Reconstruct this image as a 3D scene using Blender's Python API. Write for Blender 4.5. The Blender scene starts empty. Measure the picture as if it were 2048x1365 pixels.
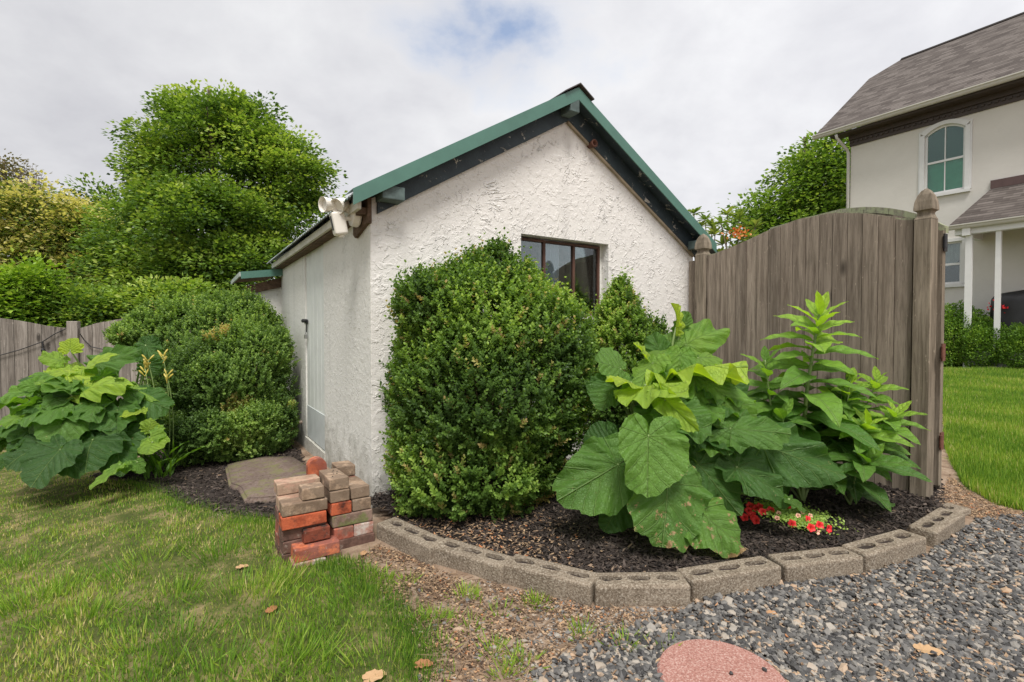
import bpy, bmesh, math, random
import numpy as np
from mathutils import Vector, Matrix, geometry
RS = np.random.RandomState(7); random.seed(7)
C = bpy.context.scene
COL = C.collection

# ---------------------------------------------------------------- camera
F = 1010.0; PITCH = math.radians(1.276); H = 1.10
cam = bpy.data.cameras.new("camera"); camo = bpy.data.objects.new("camera", cam); COL.objects.link(camo)
cam.sensor_width = 36; cam.lens = F/2048*36; cam.clip_start = 0.05; cam.clip_end = 2000
camo.location = (0, 0, H); camo.rotation_euler = (math.pi/2-PITCH, 0, 0)
C.camera = camo

# ---------------------------------------------------------------- light
SUN_EL = math.radians(60); SUN_AZ = math.radians(6)     # sun stands behind the camera, a little to the right
sd = bpy.data.lights.new("sun", 'SUN'); sd.energy = 2.9; sd.angle = math.radians(19); sd.color = (1, .965, .91)
so = bpy.data.objects.new("sun", sd); COL.objects.link(so)
sv = Vector((math.sin(SUN_AZ)*math.cos(SUN_EL), -math.cos(SUN_AZ)*math.cos(SUN_EL), math.sin(SUN_EL)))
so.rotation_euler = (-sv).to_track_quat('-Z', 'Y').to_euler()
C.view_settings.view_transform = 'Standard'; C.view_settings.look = 'None'
C.view_settings.exposure = 0.42; C.view_settings.gamma = 1

def N(nt, t, **kw):
    n = nt.nodes.new(t)
    for k, v in kw.items():
        if k.startswith('i_'):
            key = k[2:].replace('_', ' ')
            if key.isdigit(): key = int(key)
            n.inputs[key].default_value = v
        else: setattr(n, k, v)
    return n
def ramp(nt, fac, stops, interp='LINEAR'):
    r = nt.nodes.new('ShaderNodeValToRGB'); r.color_ramp.interpolation = interp
    el = r.color_ramp.elements
    while len(el) < len(stops): el.new(0.5)
    for e, (p, c) in zip(el, stops):
        e.position = p; e.color = (c, c, c, 1) if not hasattr(c, '__len__') else (*c, 1)
    nt.links.new(fac, r.inputs[0]); return r.outputs[0]
def math_(nt, op, a, b=None, c=None, clamp=False):
    n = nt.nodes.new('ShaderNodeMath'); n.operation = op; n.use_clamp = clamp
    for i, v in enumerate((a, b, c)):
        if v is None: continue
        if isinstance(v, (int, float)): n.inputs[i].default_value = v
        else: nt.links.new(v, n.inputs[i])
    return n.outputs[0]
def mixc(nt, fac, a, b, mode='MIX'):
    n = nt.nodes.new('ShaderNodeMix'); n.data_type = 'RGBA'; n.blend_type = mode
    for i, v in ((0, fac), (6, a), (7, b)):
        if isinstance(v, (int, float)): n.inputs[i].default_value = v
        elif isinstance(v, tuple): n.inputs[i].default_value = (*v, 1)
        else: nt.links.new(v, n.inputs[i])
    return n.outputs[2]

w = bpy.data.worlds.new("World"); C.world = w; w.use_nodes = True
nt = w.node_tree; nt.nodes.clear(); L = nt.links.new
sky = N(nt, 'ShaderNodeTexSky', sky_type='NISHITA', sun_disc=False, sun_elevation=SUN_EL, sun_rotation=math.pi-SUN_AZ)
tc = N(nt, 'ShaderNodeTexCoord'); sep = N(nt, 'ShaderNodeSeparateXYZ'); L(tc.outputs['Generated'], sep.inputs[0])
zc = math_(nt, 'ADD', math_(nt, 'MAXIMUM', sep.outputs[2], 0.0), 0.42)
cx = math_(nt, 'DIVIDE', sep.outputs[0], zc); cy = math_(nt, 'DIVIDE', sep.outputs[1], zc)
comb = N(nt, 'ShaderNodeCombineXYZ'); L(cx, comb.inputs[0]); L(cy, comb.inputs[1])
n1 = N(nt, 'ShaderNodeTexNoise', i_Scale=1.3, i_Detail=6.0, i_Roughness=0.52, i_Distortion=0.2); L(comb.outputs[0], n1.inputs['Vector'])
n2 = N(nt, 'ShaderNodeTexNoise', i_Scale=4.2, i_Detail=7.0, i_Roughness=0.58, i_Distortion=0.15); L(comb.outputs[0], n2.inputs['Vector'])
# a broken patch in the cloud, up and slightly left of straight ahead
dist = N(nt, 'ShaderNodeVectorMath', operation='SUBTRACT'); L(comb.outputs[0], dist.inputs[0])
dist.inputs[1].default_value = (-0.012, 0.955, 0)
scl = N(nt, 'ShaderNodeVectorMath', operation='MULTIPLY'); L(dist.outputs[0], scl.inputs[0]); scl.inputs[1].default_value = (1.0, 1.5, 1)
ln = N(nt, 'ShaderNodeVectorMath', operation='LENGTH'); L(scl.outputs[0], ln.inputs[0])
hole = math_(nt, 'SUBTRACT', math_(nt, 'MULTIPLY', n2.outputs[0], 2.3), math_(nt, 'MULTIPLY', ln.outputs['Value'], 2.8))
hole = ramp(nt, math_(nt, 'MULTIPLY', hole, .5), [(0.24, 0.0), (0.39, .22), (0.49, .52), (0.62, .95)])
cloud = ramp(nt, math_(nt, 'ADD', math_(nt, 'MULTIPLY', n1.outputs[0], .55), math_(nt, 'MULTIPLY', n2.outputs[0], .45)),
             [(0.36, (.53, .532, .565)), (0.50, (.635, .637, .66)), (0.63, (.735, .738, .75))])
# the cloud sheet is thinner (brighter) to the right
gx = math_(nt, 'MULTIPLY_ADD', sep.outputs[0], .16, .98)
cl2 = N(nt, 'ShaderNodeVectorMath', operation='SCALE'); L(cloud, cl2.inputs[0]); L(gx, cl2.inputs[3])
skym = N(nt, 'ShaderNodeVectorMath', operation='SCALE'); L(sky.outputs[0], skym.inputs[0]); skym.inputs[3].default_value = 0.15
fin = mixc(nt, math_(nt, 'MULTIPLY', hole, .85), cl2.outputs[0], skym.outputs[0])
bg = N(nt, 'ShaderNodeBackground', i_Strength=1.0); L(fin, bg.inputs[0])
wo = N(nt, 'ShaderNodeOutputWorld'); L(bg.outputs[0], wo.inputs[0])

# ---------------------------------------------------------------- picture -> place
cp, sp = math.cos(PITCH), math.sin(PITCH)
def ray(px, py):
    x = (px-1024)/F; y = (682.5-py)/F
    return np.array([x, cp+y*sp, -sp+y*cp])
def at(px, py, Y):
    r = ray(px, py); return np.array([0, 0, H]) + r*(Y/r[1])
def sstep(a, b, x):
    t = np.clip((x-a)/(b-a), 0, 1); return t*t*(3-2*t)
def gz(x, y):                                   # height of the ground
    x = np.asarray(x, float); y = np.asarray(y, float)
    z = -0.42*sstep(1.0, 6.5, -x)
    z = z + 0.12*sstep(4.5, 13, y)*sstep(2.0, 6, x)
    return z
def gnd(px, py, dz=0.0):
    r = ray(px, py); t = 1.0
    p = np.array([0, 0, H])
    for _ in range(60):
        q = p + r*t; e = q[2]-(float(gz(q[0], q[1]))+dz)
        if abs(r[2]) < 1e-4: break
        t = t + e/(-r[2])*0.8
    return p + r*t
d1 = np.array([-654/F, 1.0, 0]); d1 /= np.linalg.norm(d1)
d2 = np.array([d1[1], -d1[0], 0]); UP = np.array([0, 0, 1.0])
class Frame:
    def __init__(s, o, ex, ey): s.o = np.array(o, float); s.ex = ex; s.ey = ey
    def W(s, a, b, z): return s.o + s.ex*a + s.ey*b + UP*z
    def hit(s, px, py, b=0.0):                  # the (a, z) where a sight line meets the plane at offset b
        r = ray(px, py); q0 = np.array([0, 0, H]); o = s.o + s.ey*b
        t = np.dot(o-q0, s.ey)/np.dot(r, s.ey); q = q0 + r*t - s.o
        return np.dot(q, s.ex), q[2]

# ---------------------------------------------------------------- mesh helpers
OFF = {}
def link(o, parent, loc):
    COL.objects.link(o)
    if parent is not None: o.parent = parent; OFF[o.name] = OFF[parent.name]
    else: o.location = tuple(loc); OFF[o.name] = np.array(loc, float)
    return o
def tag(o, label=None, cat=None, group=None, kind=None):
    if label: o['label'] = label
    if cat: o['category'] = cat
    if group: o['group'] = group
    if kind: o['kind'] = kind
    return o
def empty(name, loc, label=None, cat=None, group=None):
    o = bpy.data.objects.new(name, None); link(o, None, loc); o.empty_display_size = .1
    return tag(o, label, cat, group)
def mesh(name, V, Fs, mat, parent=None, loc=(0, 0, 0), smooth=False, t=None, uv=None):
    """V world vertices; Fs one (m,k) array or a list of such / lists."""
    V = np.asarray(V, float)
    off = OFF[parent.name] if parent is not None else np.array(loc, float)
    me = bpy.data.meshes.new(name)
    if isinstance(Fs, np.ndarray): Fs = [Fs]
    groups = []
    for f in Fs:
        f = np.asarray(f)
        groups.append(f if f.ndim == 2 else f[None, :])
    tot = np.concatenate([np.full(len(g), g.shape[1]) for g in groups])
    idx = np.concatenate([g.ravel() for g in groups]).astype(np.int32)
    me.vertices.add(len(V)); me.vertices.foreach_set('co', (V-off).astype(np.float32).ravel())
    me.loops.add(len(idx)); me.loops.foreach_set('vertex_index', idx)
    me.polygons.add(len(tot)); st = np.concatenate([[0], np.cumsum(tot)[:-1]]).astype(np.int32)
    me.polygons.foreach_set('loop_start', st); me.polygons.foreach_set('loop_total', tot.astype(np.int32))
    me.polygons.foreach_set('use_smooth', np.full(len(tot), bool(smooth)))
    me.update(calc_edges=True); me.validate()
    if t is not None:
        a = me.attributes.new('t', 'FLOAT', 'POINT'); a.data.foreach_set('value', np.asarray(t, np.float32).ravel())
    if uv is not None:
        u = me.uv_layers.new(name='uv'); u.data.foreach_set('uv', np.asarray(uv, np.float32)[idx].ravel())
    if mat is not None: me.materials.append(mat)
    o = bpy.data.objects.new(name, me)
    return link(o, parent, loc)
class MB:
    def __init__(s): s.V = []; s.F = []; s.n = 0; s.T = []
    def add(s, V, Fs, t=0.5):
        V = np.asarray(V, float)
        for f in Fs: s.F.append(np.asarray(f)+s.n)
        s.V.append(V); s.n += len(V); s.T.append(np.full(len(V), t)); return s
    def build(s, name, mat, parent=None, loc=(0, 0, 0), smooth=False):
        V = np.concatenate(s.V)
        by = {}
        for f in s.F:
            f = f if f.ndim == 2 else f[None, :]
            by.setdefault(f.shape[1], []).append(f)
        return mesh(name, V, [np.concatenate(v) for v in by.values()], mat, parent, loc, smooth, t=np.concatenate(s.T))
    def box(s, c, size, ex=(1, 0, 0), ey=(0, 1, 0), ez=(0, 0, 1), t=0.5):
        ex, ey, ez = map(lambda q: np.asarray(q, float), (ex, ey, ez))
        P = [np.asarray(c)+ex*sx*size[0]/2+ey*sy*size[1]/2+ez*sz*size[2]/2 for sz in (-1, 1) for sx, sy in ((-1, -1), (1, -1), (1, 1), (-1, 1))]
        fs = [(0, 3, 2, 1), (4, 5, 6, 7), (0, 1, 5, 4), (1, 2, 6, 5), (2, 3, 7, 6), (3, 0, 4, 7)]
        if np.dot(np.cross(ex, ey), ez) < 0: fs = [f[::-1] for f in fs]
        return s.add(P, fs, t)
    def fbox(s, fr, a0, a1, b0, b1, z0, z1, t=0.5):
        return s.box(fr.W((a0+a1)/2, (b0+b1)/2, (z0+z1)/2), (abs(a1-a0), abs(b1-b0), abs(z1-z0)), fr.ex, fr.ey, UP, t)
    def prism(s, poly, ext, t=0.5):
        P = np.asarray(poly, float); n = len(P); ext = np.asarray(ext, float)
        V = np.concatenate([P, P+ext])
        nrm = sum(np.cross(P[i]-P[0], P[(i+1) % n]-P[0]) for i in range(1, n-1))
        rev = np.dot(nrm, ext) < 0
        a = list(range(n)); b = [i+n for i in a]
        fs = [a[::-1], b]+[[i, (i+1) % n, (i+1) % n+n, i+n] for i in range(n)]
        if rev: fs = [f[::-1] for f in fs]
        return s.add(V, fs, t)
    def tube(s, pts, rad, n=8, t=0.5):
        V, Fs = tube(pts, rad, n); return s.add(V, Fs, t)
def tube(pts, rad, n=8):
    P = np.asarray(pts, float); m = len(P)
    rad = np.full(m, rad) if np.isscalar(rad) else np.asarray(rad, float)
    T = np.gradient(P, axis=0); T /= np.linalg.norm(T, axis=1)[:, None]+1e-9
    ref = np.array([0, 0, 1.0]) if abs(T[0][2]) < .9 else np.array([1.0, 0, 0])
    V = []
    for i in range(m):
        u = np.cross(T[i], ref); u /= np.linalg.norm(u)+1e-9; v = np.cross(T[i], u); ref = np.cross(u, T[i])
        a = np.arange(n)*2*np.pi/n
        V.append(P[i]+rad[i]*(np.cos(a)[:, None]*u+np.sin(a)[:, None]*v))
    V = np.concatenate(V); i = np.arange(m-1)[:, None]*n; j = np.arange(n)[None, :]; k = (j+1) % n
    Q = np.stack([i+j, i+k, i+n+k, i+n+j], -1).reshape(-1, 4)
    return V, [Q, np.arange(n)[::-1][None, :], (np.arange(n)+(m-1)*n)[None, :]]
def lathe(prof, c, n=20, axis=(0, 0, 1), ang0=0):
    ax = np.asarray(axis, float); ax /= np.linalg.norm(ax)
    ref = np.array([1.0, 0, 0]) if abs(ax[0]) < .9 else np.array([0, 1.0, 0])
    u = np.cross(ax, ref); u /= np.linalg.norm(u); v = np.cross(ax, u)
    a = np.arange(n)*2*np.pi/n+ang0
    V = np.concatenate([np.asarray(c)+ax*h+r*(np.cos(a)[:, None]*u+np.sin(a)[:, None]*v) for r, h in prof])
    m = len(prof); i = np.arange(m-1)[:, None]*n; j = np.arange(n)[None, :]; k = (j+1) % n
    return V, [np.stack([i+j, i+k, i+n+k, i+n+j], -1).reshape(-1, 4), np.arange(n)[::-1][None, :], (np.arange(n)+(m-1)*n)[None, :]]
def inst(tv, tf, R, T, t=None, extra=None):
    """merge copies of a template: R (N,3,3) maps template axes, T (N,3)."""
    tv = np.asarray(tv, float); k = len(tv); n = len(T)
    V = np.einsum('nij,kj->nki', R, tv)+T[:, None, :]
    Fm = (np.asarray(tf)[None]+(np.arange(n)*k)[:, None, None]).reshape(-1, np.asarray(tf).shape[1])
    tt = None if t is None else np.repeat(t, k)
    return V.reshape(-1, 3), Fm, tt
def basis(ax, nr, s=None):
    """columns: side, axis, normal (scaled by s (N,3) or (N,))"""
    ax = ax/(np.linalg.norm(ax, axis=1)[:, None]+1e-9)
    sd_ = np.cross(ax, nr); sd_ /= np.linalg.norm(sd_, axis=1)[:, None]+1e-9
    nn = np.cross(sd_, ax)
    R = np.stack([sd_, ax, nn], -1)
    if s is not None:
        s = np.asarray(s); R = R*(s[:, None, :] if s.ndim == 2 else s[:, None, None])
    return R
def rnd(n): v = RS.normal(size=(n, 3)); return v/np.linalg.norm(v, axis=1)[:, None]
def inpoly(P, poly):
    x, y = P[:, 0], P[:, 1]; poly = np.asarray(poly); n = len(poly); r = np.zeros(len(P), bool); j = n-1
    for i in range(n):
        xi, yi = poly[i][:2]; xj, yj = poly[j][:2]
        c = ((yi > y) != (yj > y)) & (x < (xj-xi)*(y-yi)/(yj-yi+1e-12)+xi); r ^= c; j = i
    return r
def fnoise(P, s=1.0, seed=0):                   # smooth cheap noise in -1..1
    r = np.random.RandomState(seed); o = np.zeros(len(P))
    for k in range(7):
        d = r.normal(size=P.shape[1]); d = d/np.linalg.norm(d)*s*r.uniform(.6, 2.1)
        o += np.sin(P@d*2*np.pi+r.uniform(0, 6.28))
    return o/4.0
_rb = {}
def rbox(sx, sy, sz, bev=.004, seg=2):
    key = (round(sx, 4), round(sy, 4), round(sz, 4), bev, seg)
    if key not in _rb:
        bm = bmesh.new(); bmesh.ops.create_cube(bm, size=1)
        for v in bm.verts: v.co = Vector((v.co.x*sx, v.co.y*sy, v.co.z*sz))
        bmesh.ops.subdivide_edges(bm, edges=[e for e in bm.edges], cuts=0)
        bmesh.ops.bevel(bm, geom=bm.edges[:], offset=bev, segments=seg, affect='EDGES', profile=.6)
        V = np.array([v.co[:] for v in bm.verts]); Fs = [[v.index for v in f.verts] for f in bm.faces]; bm.free()
        _rb[key] = (V, Fs)
    return _rb[key]

# ---------------------------------------------------------------- materials
def newmat(name):
    m = bpy.data.materials.new(name); m.use_nodes = True; nt = m.node_tree; nt.nodes.clear()
    out = N(nt, 'ShaderNodeOutputMaterial'); b = N(nt, 'ShaderNodeBsdfPrincipled'); nt.links.new(b.outputs[0], out.inputs[0])
    return m, nt, b, out
def setc(nt, sock, v):
    if isinstance(v, tuple): sock.default_value = (*v, 1)
    elif isinstance(v, (int, float)): sock.default_value = v
    else: nt.links.new(v, sock)
def bump(nt, b, h, strength=.5, dist=.01):
    n = N(nt, 'ShaderNodeBump', i_Strength=strength, i_Distance=dist); nt.links.new(h, n.inputs['Height'])
    nt.links.new(n.outputs[0], b.inputs['Normal']); return n
def coord(nt, scale=(1, 1, 1), which='Object', rnd_off=False, rot=(0, 0, 0)):
    tc = N(nt, 'ShaderNodeTexCoord'); mp = N(nt, 'ShaderNodeMapping'); mp.inputs['Scale'].default_value = scale; mp.inputs['Rotation'].default_value = rot
    nt.links.new(tc.outputs[which], mp.inputs[0])
    if rnd_off:
        g = N(nt, 'ShaderNodeNewGeometry'); m = math_(nt, 'MULTIPLY', g.outputs['Random Per Island'], 37.0)
        cb = N(nt, 'ShaderNodeCombineXYZ'); nt.links.new(m, cb.inputs[0]); nt.links.new(m, cb.inputs[1]); nt.links.new(m, cb.inputs[2])
        nt.links.new(cb.outputs[0], mp.inputs['Location'])
    return mp.outputs[0]
def noise(nt, vec, scale=5, detail=4, rough=.5, dist=0):
    n = N(nt, 'ShaderNodeTexNoise', i_Scale=scale, i_Detail=float(detail), i_Roughness=rough, i_Distortion=float(dist)); nt.links.new(vec, n.inputs['Vector']); return n.outputs[0]
def plain(name, col, rough=.6, metal=0, spec=.5, var=.12, bstr=.15, bscale=60):
    m, nt, b, _ = newmat(name); v = coord(nt)
    n = noise(nt, v, 6, 5, .6)
    c = ramp(nt, n, [(.3, tuple(x*(1-var) for x in col)), (.7, tuple(min(1, x*(1+var)) for x in col))])
    setc(nt, b.inputs['Base Color'], c); b.inputs['Roughness'].default_value = rough; b.inputs['Metallic'].default_value = metal
    b.inputs['Specular IOR Level'].default_value = spec
    if bstr: bump(nt, b, noise(nt, v, bscale, 4, .6), bstr, .004)
    return m
def leafmat(name, stops, trans=.35, rough=.45, spec=.35, nsc=4.0, nvar=.25, tcol=(1.25, 1.3, .55)):
    m, nt, b, out = newmat(name)
    at_ = N(nt, 'ShaderNodeAttribute', attribute_name='t')
    n = noise(nt, coord(nt), nsc, 3, .6)
    f = math_(nt, 'ADD', at_.outputs['Fac'], math_(nt, 'MULTIPLY_ADD', n, nvar*2, -nvar))
    c = ramp(nt, f, stops)
    setc(nt, b.inputs['Base Color'], c); b.inputs['Roughness'].default_value = rough; b.inputs['Specular IOR Level'].default_value = spec
    tr = N(nt, 'ShaderNodeBsdfTranslucent'); c2 = mixc(nt, 1.0, c, tcol, 'MULTIPLY'); nt.links.new(c2, tr.inputs[0])
    mx = N(nt, 'ShaderNodeMixShader'); mx.inputs[0].default_value = trans
    nt.links.new(b.outputs[0], mx.inputs[1]); nt.links.new(tr.outputs[0], mx.inputs[2]); nt.links.new(mx.outputs[0], out.inputs[0])
    return m
def stucco(name, base, side=False):
    m, nt, b, _ = newmat(name); v = coord(nt)
    # trowelled ridges: short bent crests left by the float, plus sand grain
    wv = N(nt, 'ShaderNodeTexNoise', i_Scale=3.2, i_Detail=2.0); nt.links.new(v, wv.inputs['Vector'])
    ad = N(nt, 'ShaderNodeVectorMath', operation='MULTIPLY_ADD'); nt.links.new(wv.outputs['Color'], ad.inputs[0]); ad.inputs[1].default_value = (.22, .22, .22); nt.links.new(v, ad.inputs[2])
    r1 = noise(nt, ad.outputs[0], 11 if not side else 19, 3, .62, .4)
    rid = math_(nt, 'SUBTRACT', 1.0, math_(nt, 'MULTIPLY', math_(nt, 'ABSOLUTE', math_(nt, 'SUBTRACT', r1, .47)), 26), clamp=True)
    msk = ramp(nt, noise(nt, v, 3.1, 4, .65), [(.46, 0.0), (.60, 1.0)])
    msk2 = ramp(nt, noise(nt, v, 14, 3, .6), [(.49, 0.0), (.57, 1.0)])
    rid = math_(nt, 'MULTIPLY', math_(nt, 'MULTIPLY', rid, msk), msk2)
    st = ramp(nt, noise(nt, ad.outputs[0], 20, 2, .5), [(.55, 0.0), (.60, 1.0)])
    h = math_(nt, 'ADD', math_(nt, 'MULTIPLY', rid, 1.0 if not side else .4), math_(nt, 'MULTIPLY', st, .25 if not side else .12))
    h = math_(nt, 'ADD', h, math_(nt, 'MULTIPLY', noise(nt, v, 30, 4, .6), .55))
    h = math_(nt, 'ADD', h, math_(nt, 'MULTIPLY', noise(nt, v, 130, 3, .6), .22))
    bump(nt, b, h, .85, .010)
    # colour: paint with grime creeping up from the ground
    sp_ = N(nt, 'ShaderNodeSeparateXYZ'); nt.links.new(v, sp_.inputs[0])
    d = noise(nt, v, 7, 6, .7)
    low = math_(nt, 'SUBTRACT', math_(nt, 'MULTIPLY', d, .9), math_(nt, 'MULTIPLY', sp_.outputs[2], .62))
    gr = ramp(nt, low, [(.20, 0.0), (.50, .85)])
    big = ramp(nt, noise(nt, v, 1.6, 4, .6), [(.3, tuple(x*.93 for x in base)), (.7, base)])
    fine = ramp(nt, noise(nt, v, 45, 4, .7), [(.58, 0.0), (.68, .35 if not side else .7)])
    c = mixc(nt, fine, big, tuple(x*.72 for x in base))
    streak = N(nt, 'ShaderNodeTexNoise', i_Scale=1.0, i_Detail=4.0); nt.links.new(coord(nt, (9, 9, .7)), streak.inputs['Vector'])
    c = mixc(nt, ramp(nt, streak.outputs[0], [(.56, 0.0), (.72, .30)]), c, tuple(x*.62 for x in base))
    c = mixc(nt, gr, c, (.27, .265, .22))
    setc(nt, b.inputs['Base Color'], c); b.inputs['Roughness'].default_value = .85; b.inputs['Specular IOR Level'].default_value = .25
    return m
def wood(name, dark, light, axis=2, gscale=1.0, knots=True, moss=False):
    m, nt, b, _ = newmat(name)
    sc = [26*gscale]*3; sc[axis] = 1.6*gscale
    v = coord(nt, tuple(sc), rnd_off=True)
    g = noise(nt, v, 1.0, 7, .65, .6)
    g2 = noise(nt, v, 3.6, 4, .7)
    geo = N(nt, 'ShaderNodeNewGeometry')
    c = ramp(nt, g, [(.34, dark), (.5, tuple((a+b_)/2 for a, b_ in zip(dark, light))), (.66, light)])
    c = mixc(nt, ramp(nt, g2, [(.38, .4), (.5, 0.0)]), c, tuple(x*.55 for x in dark))
    rv = ramp(nt, geo.outputs['Random Per Island'], [(0, .72), (1, 1.15)])
    c = mixc(nt, 1.0, c, rv, 'MULTIPLY')
    if knots:
        v2 = coord(nt, (6.5, 6.5, 6.5) if axis != 2 else (7, 7, 2.6), rnd_off=True)
        vo = N(nt, 'ShaderNodeTexVoronoi', i_Scale=.8); nt.links.new(v2, vo.inputs['Vector'])
        k = ramp(nt, vo.outputs['Distance'], [(.07, .9), (.17, 0.0)])
        c = mixc(nt, k, c, tuple(x*.28 for x in dark))
    # pale lichen flecks
    fl = ramp(nt, noise(nt, coord(nt, (30, 30, 14)), 1.6, 3, .6), [(.66, 0.0), (.72, .5)])
    c = mixc(nt, fl, c, tuple(min(1, x*1.35) for x in light))
    if moss:
        mo = ramp(nt, noise(nt, coord(nt), 30, 4, .7), [(.42, 0.0), (.56, .9)])
        c = mixc(nt, mo, c, (.30, .33, .20))
    setc(nt, b.inputs['Base Color'], c); b.inputs['Roughness'].default_value = .85; b.inputs['Specular IOR Level'].default_value = .2
    bump(nt, b, math_(nt, 'ADD', g, math_(nt, 'MULTIPLY', g2, .5)), .6, .005)
    return m
def brickmat(name, c0, c1, stain=None, samt=.5):
    m, nt, b, _ = newmat(name); v = coord(nt, rnd_off=False)
    inf = N(nt, 'ShaderNodeObjectInfo'); mp = N(nt, 'ShaderNodeMapping'); nt.links.new(v, mp.inputs[0])
    cb = N(nt, 'ShaderNodeCombineXYZ'); mu = math_(nt, 'MULTIPLY', inf.outputs['Random'], 50.0)
    for i in range(3): nt.links.new(mu, cb.inputs[i])
    nt.links.new(cb.outputs[0], mp.inputs['Location']); v = mp.outputs[0]
    n = noise(nt, v, 14, 6, .7, .3)
    c = ramp(nt, n, [(.3, c0), (.7, c1)])
    if stain: c = mixc(nt, ramp(nt, noise(nt, v, 11, 5, .7), [(.56-.16*samt, .9), (.62-.1*samt, 0.0)]), c, stain)
    c = mixc(nt, ramp(nt, noise(nt, v, 90, 3, .6), [(.62, 0.0), (.72, .55)]), c, tuple(x*.35 for x in c0))
    c = mixc(nt, ramp(nt, noise(nt, v, 7, 6, .75), [(.40, .55), (.52, 0.0)]), c, tuple(x*.5 for x in c0))
    c = mixc(nt, ramp(nt, noise(nt, v, 26, 5, .75), [(.60, 0.0), (.68, .5)]), c, (.42, .36, .30))
    setc(nt, b.inputs['Base Color'], c); b.inputs['Roughness'].default_value = .92; b.inputs['Specular IOR Level'].default_value = .2
    bump(nt, b, math_(nt, 'ADD', noise(nt, v, 60, 5, .7), math_(nt, 'MULTIPLY', n, .8)), .7, .004)
    return m
def speckle(name, c0, c1, c2, scale=120, bstr=.8, moss=None):
    m, nt, b, _ = newmat(name); v = coord(nt)
    n = noise(nt, v, 7, 6, .72); n2 = noise(nt, v, scale, 3, .7)
    c = ramp(nt, n, [(.3, c0), (.7, c1)]); c = mixc(nt, ramp(nt, n2, [(.5, 0.0), (.66, .8)]), c, c2)
    c = mixc(nt, ramp(nt, n2, [(.34, .7), (.44, 0.0)]), c, tuple(x*.45 for x in c0))
    if moss: c = mixc(nt, ramp(nt, noise(nt, v, 9, 5, .7), [(.5, 0.0), (.62, .8)]), c, moss)
    setc(nt, b.inputs['Base Color'], c); b.inputs['Roughness'].default_value = .95; b.inputs['Specular IOR Level'].default_value = .2
    bump(nt, b, math_(nt, 'ADD', n2, n), bstr, .006)
    return m
def tramp(name, stops, rough=.8, spec=.3, nv=.1, nsc=8, bs=.4):
    m, nt, b, _ = newmat(name); v = coord(nt)
    a = N(nt, 'ShaderNodeAttribute', attribute_name='t')
    f = math_(nt, 'ADD', a.outputs['Fac'], math_(nt, 'MULTIPLY_ADD', noise(nt, v, nsc, 3, .6), nv*2, -nv))
    setc(nt, b.inputs['Base Color'], ramp(nt, f, stops)); b.inputs['Roughness'].default_value = rough; b.inputs['Specular IOR Level'].default_value = spec
    if bs: bump(nt, b, noise(nt, v, 150, 3, .6), bs, .003)
    return m
def shingle(name, ex, slope, cols):
    """asphalt shingle courses; u along the eave, v up the slope (stored as uv)"""
    m, nt, b, _ = newmat(name); tc = N(nt, 'ShaderNodeTexCoord')
    br = N(nt, 'ShaderNodeTexBrick', i_Scale=1.0, i_Mortar_Size=.006, i_Brick_Width=.32, i_Row_Height=.14, i_Bias=0.0)
    br.inputs['Color1'].default_value = (0, 0, 0, 1); br.inputs['Color2'].default_value = (1, 1, 1, 1); br.inputs['Mortar'].default_value = (.5, .5, .5, 1)
    nt.links.new(tc.outputs['UV'], br.inputs['Vector'])
    n = noise(nt, tc.outputs['UV'], 2.4, 6, .7)
    f = math_(nt, 'ADD', math_(nt, 'MULTIPLY', br.outputs['Color'], .45), math_(nt, 'MULTIPLY', n, .55))
    c = ramp(nt, f, cols)
    sx = N(nt, 'ShaderNodeSeparateXYZ'); nt.links.new(tc.outputs['UV'], sx.inputs[0])
    fr = math_(nt, 'FRACT', math_(nt, 'DIVIDE', sx.outputs[1], .14))
    ed = ramp(nt, fr, [(0, 1.0), (.26, 0.0)])
    c = mixc(nt, math_(nt, 'MULTIPLY', ed, .95), c, tuple(x*.35 for x in cols[0][1]))
    setc(nt, b.inputs['Base Color'], c); b.inputs['Roughness'].default_value = .9; b.inputs['Specular IOR Level'].default_value = .2
    h = math_(nt, 'ADD', math_(nt, 'SUBTRACT', 1.0, fr), math_(nt, 'MULTIPLY', noise(nt, tc.outputs['UV'], 120, 2, .6), .25))
    bump(nt, b, h, .6, .012)
    return m
def glass(name, tint=(.8, .85, .85), refl=.22):
    m, nt, b, out = newmat(name); nt.nodes.remove(b)
    tr = N(nt, 'ShaderNodeBsdfTransparent'); tr.inputs[0].default_value = (*tint, 1)
    gl = N(nt, 'ShaderNodeBsdfGlossy', i_Roughness=.02); gl.inputs[0].default_value = (.9, .95, .95, 1)
    fr = N(nt, 'ShaderNodeFresnel', i_IOR=1.5); mx = N(nt, 'ShaderNodeMixShader')
    nt.links.new(math_(nt, 'ADD', fr.outputs[0], refl, clamp=True), mx.inputs[0]); nt.links.new(tr.outputs[0], mx.inputs[1]); nt.links.new(gl.outputs[0], mx.inputs[2])
    nt.links.new(mx.outputs[0], out.inputs[0]); return m

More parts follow.
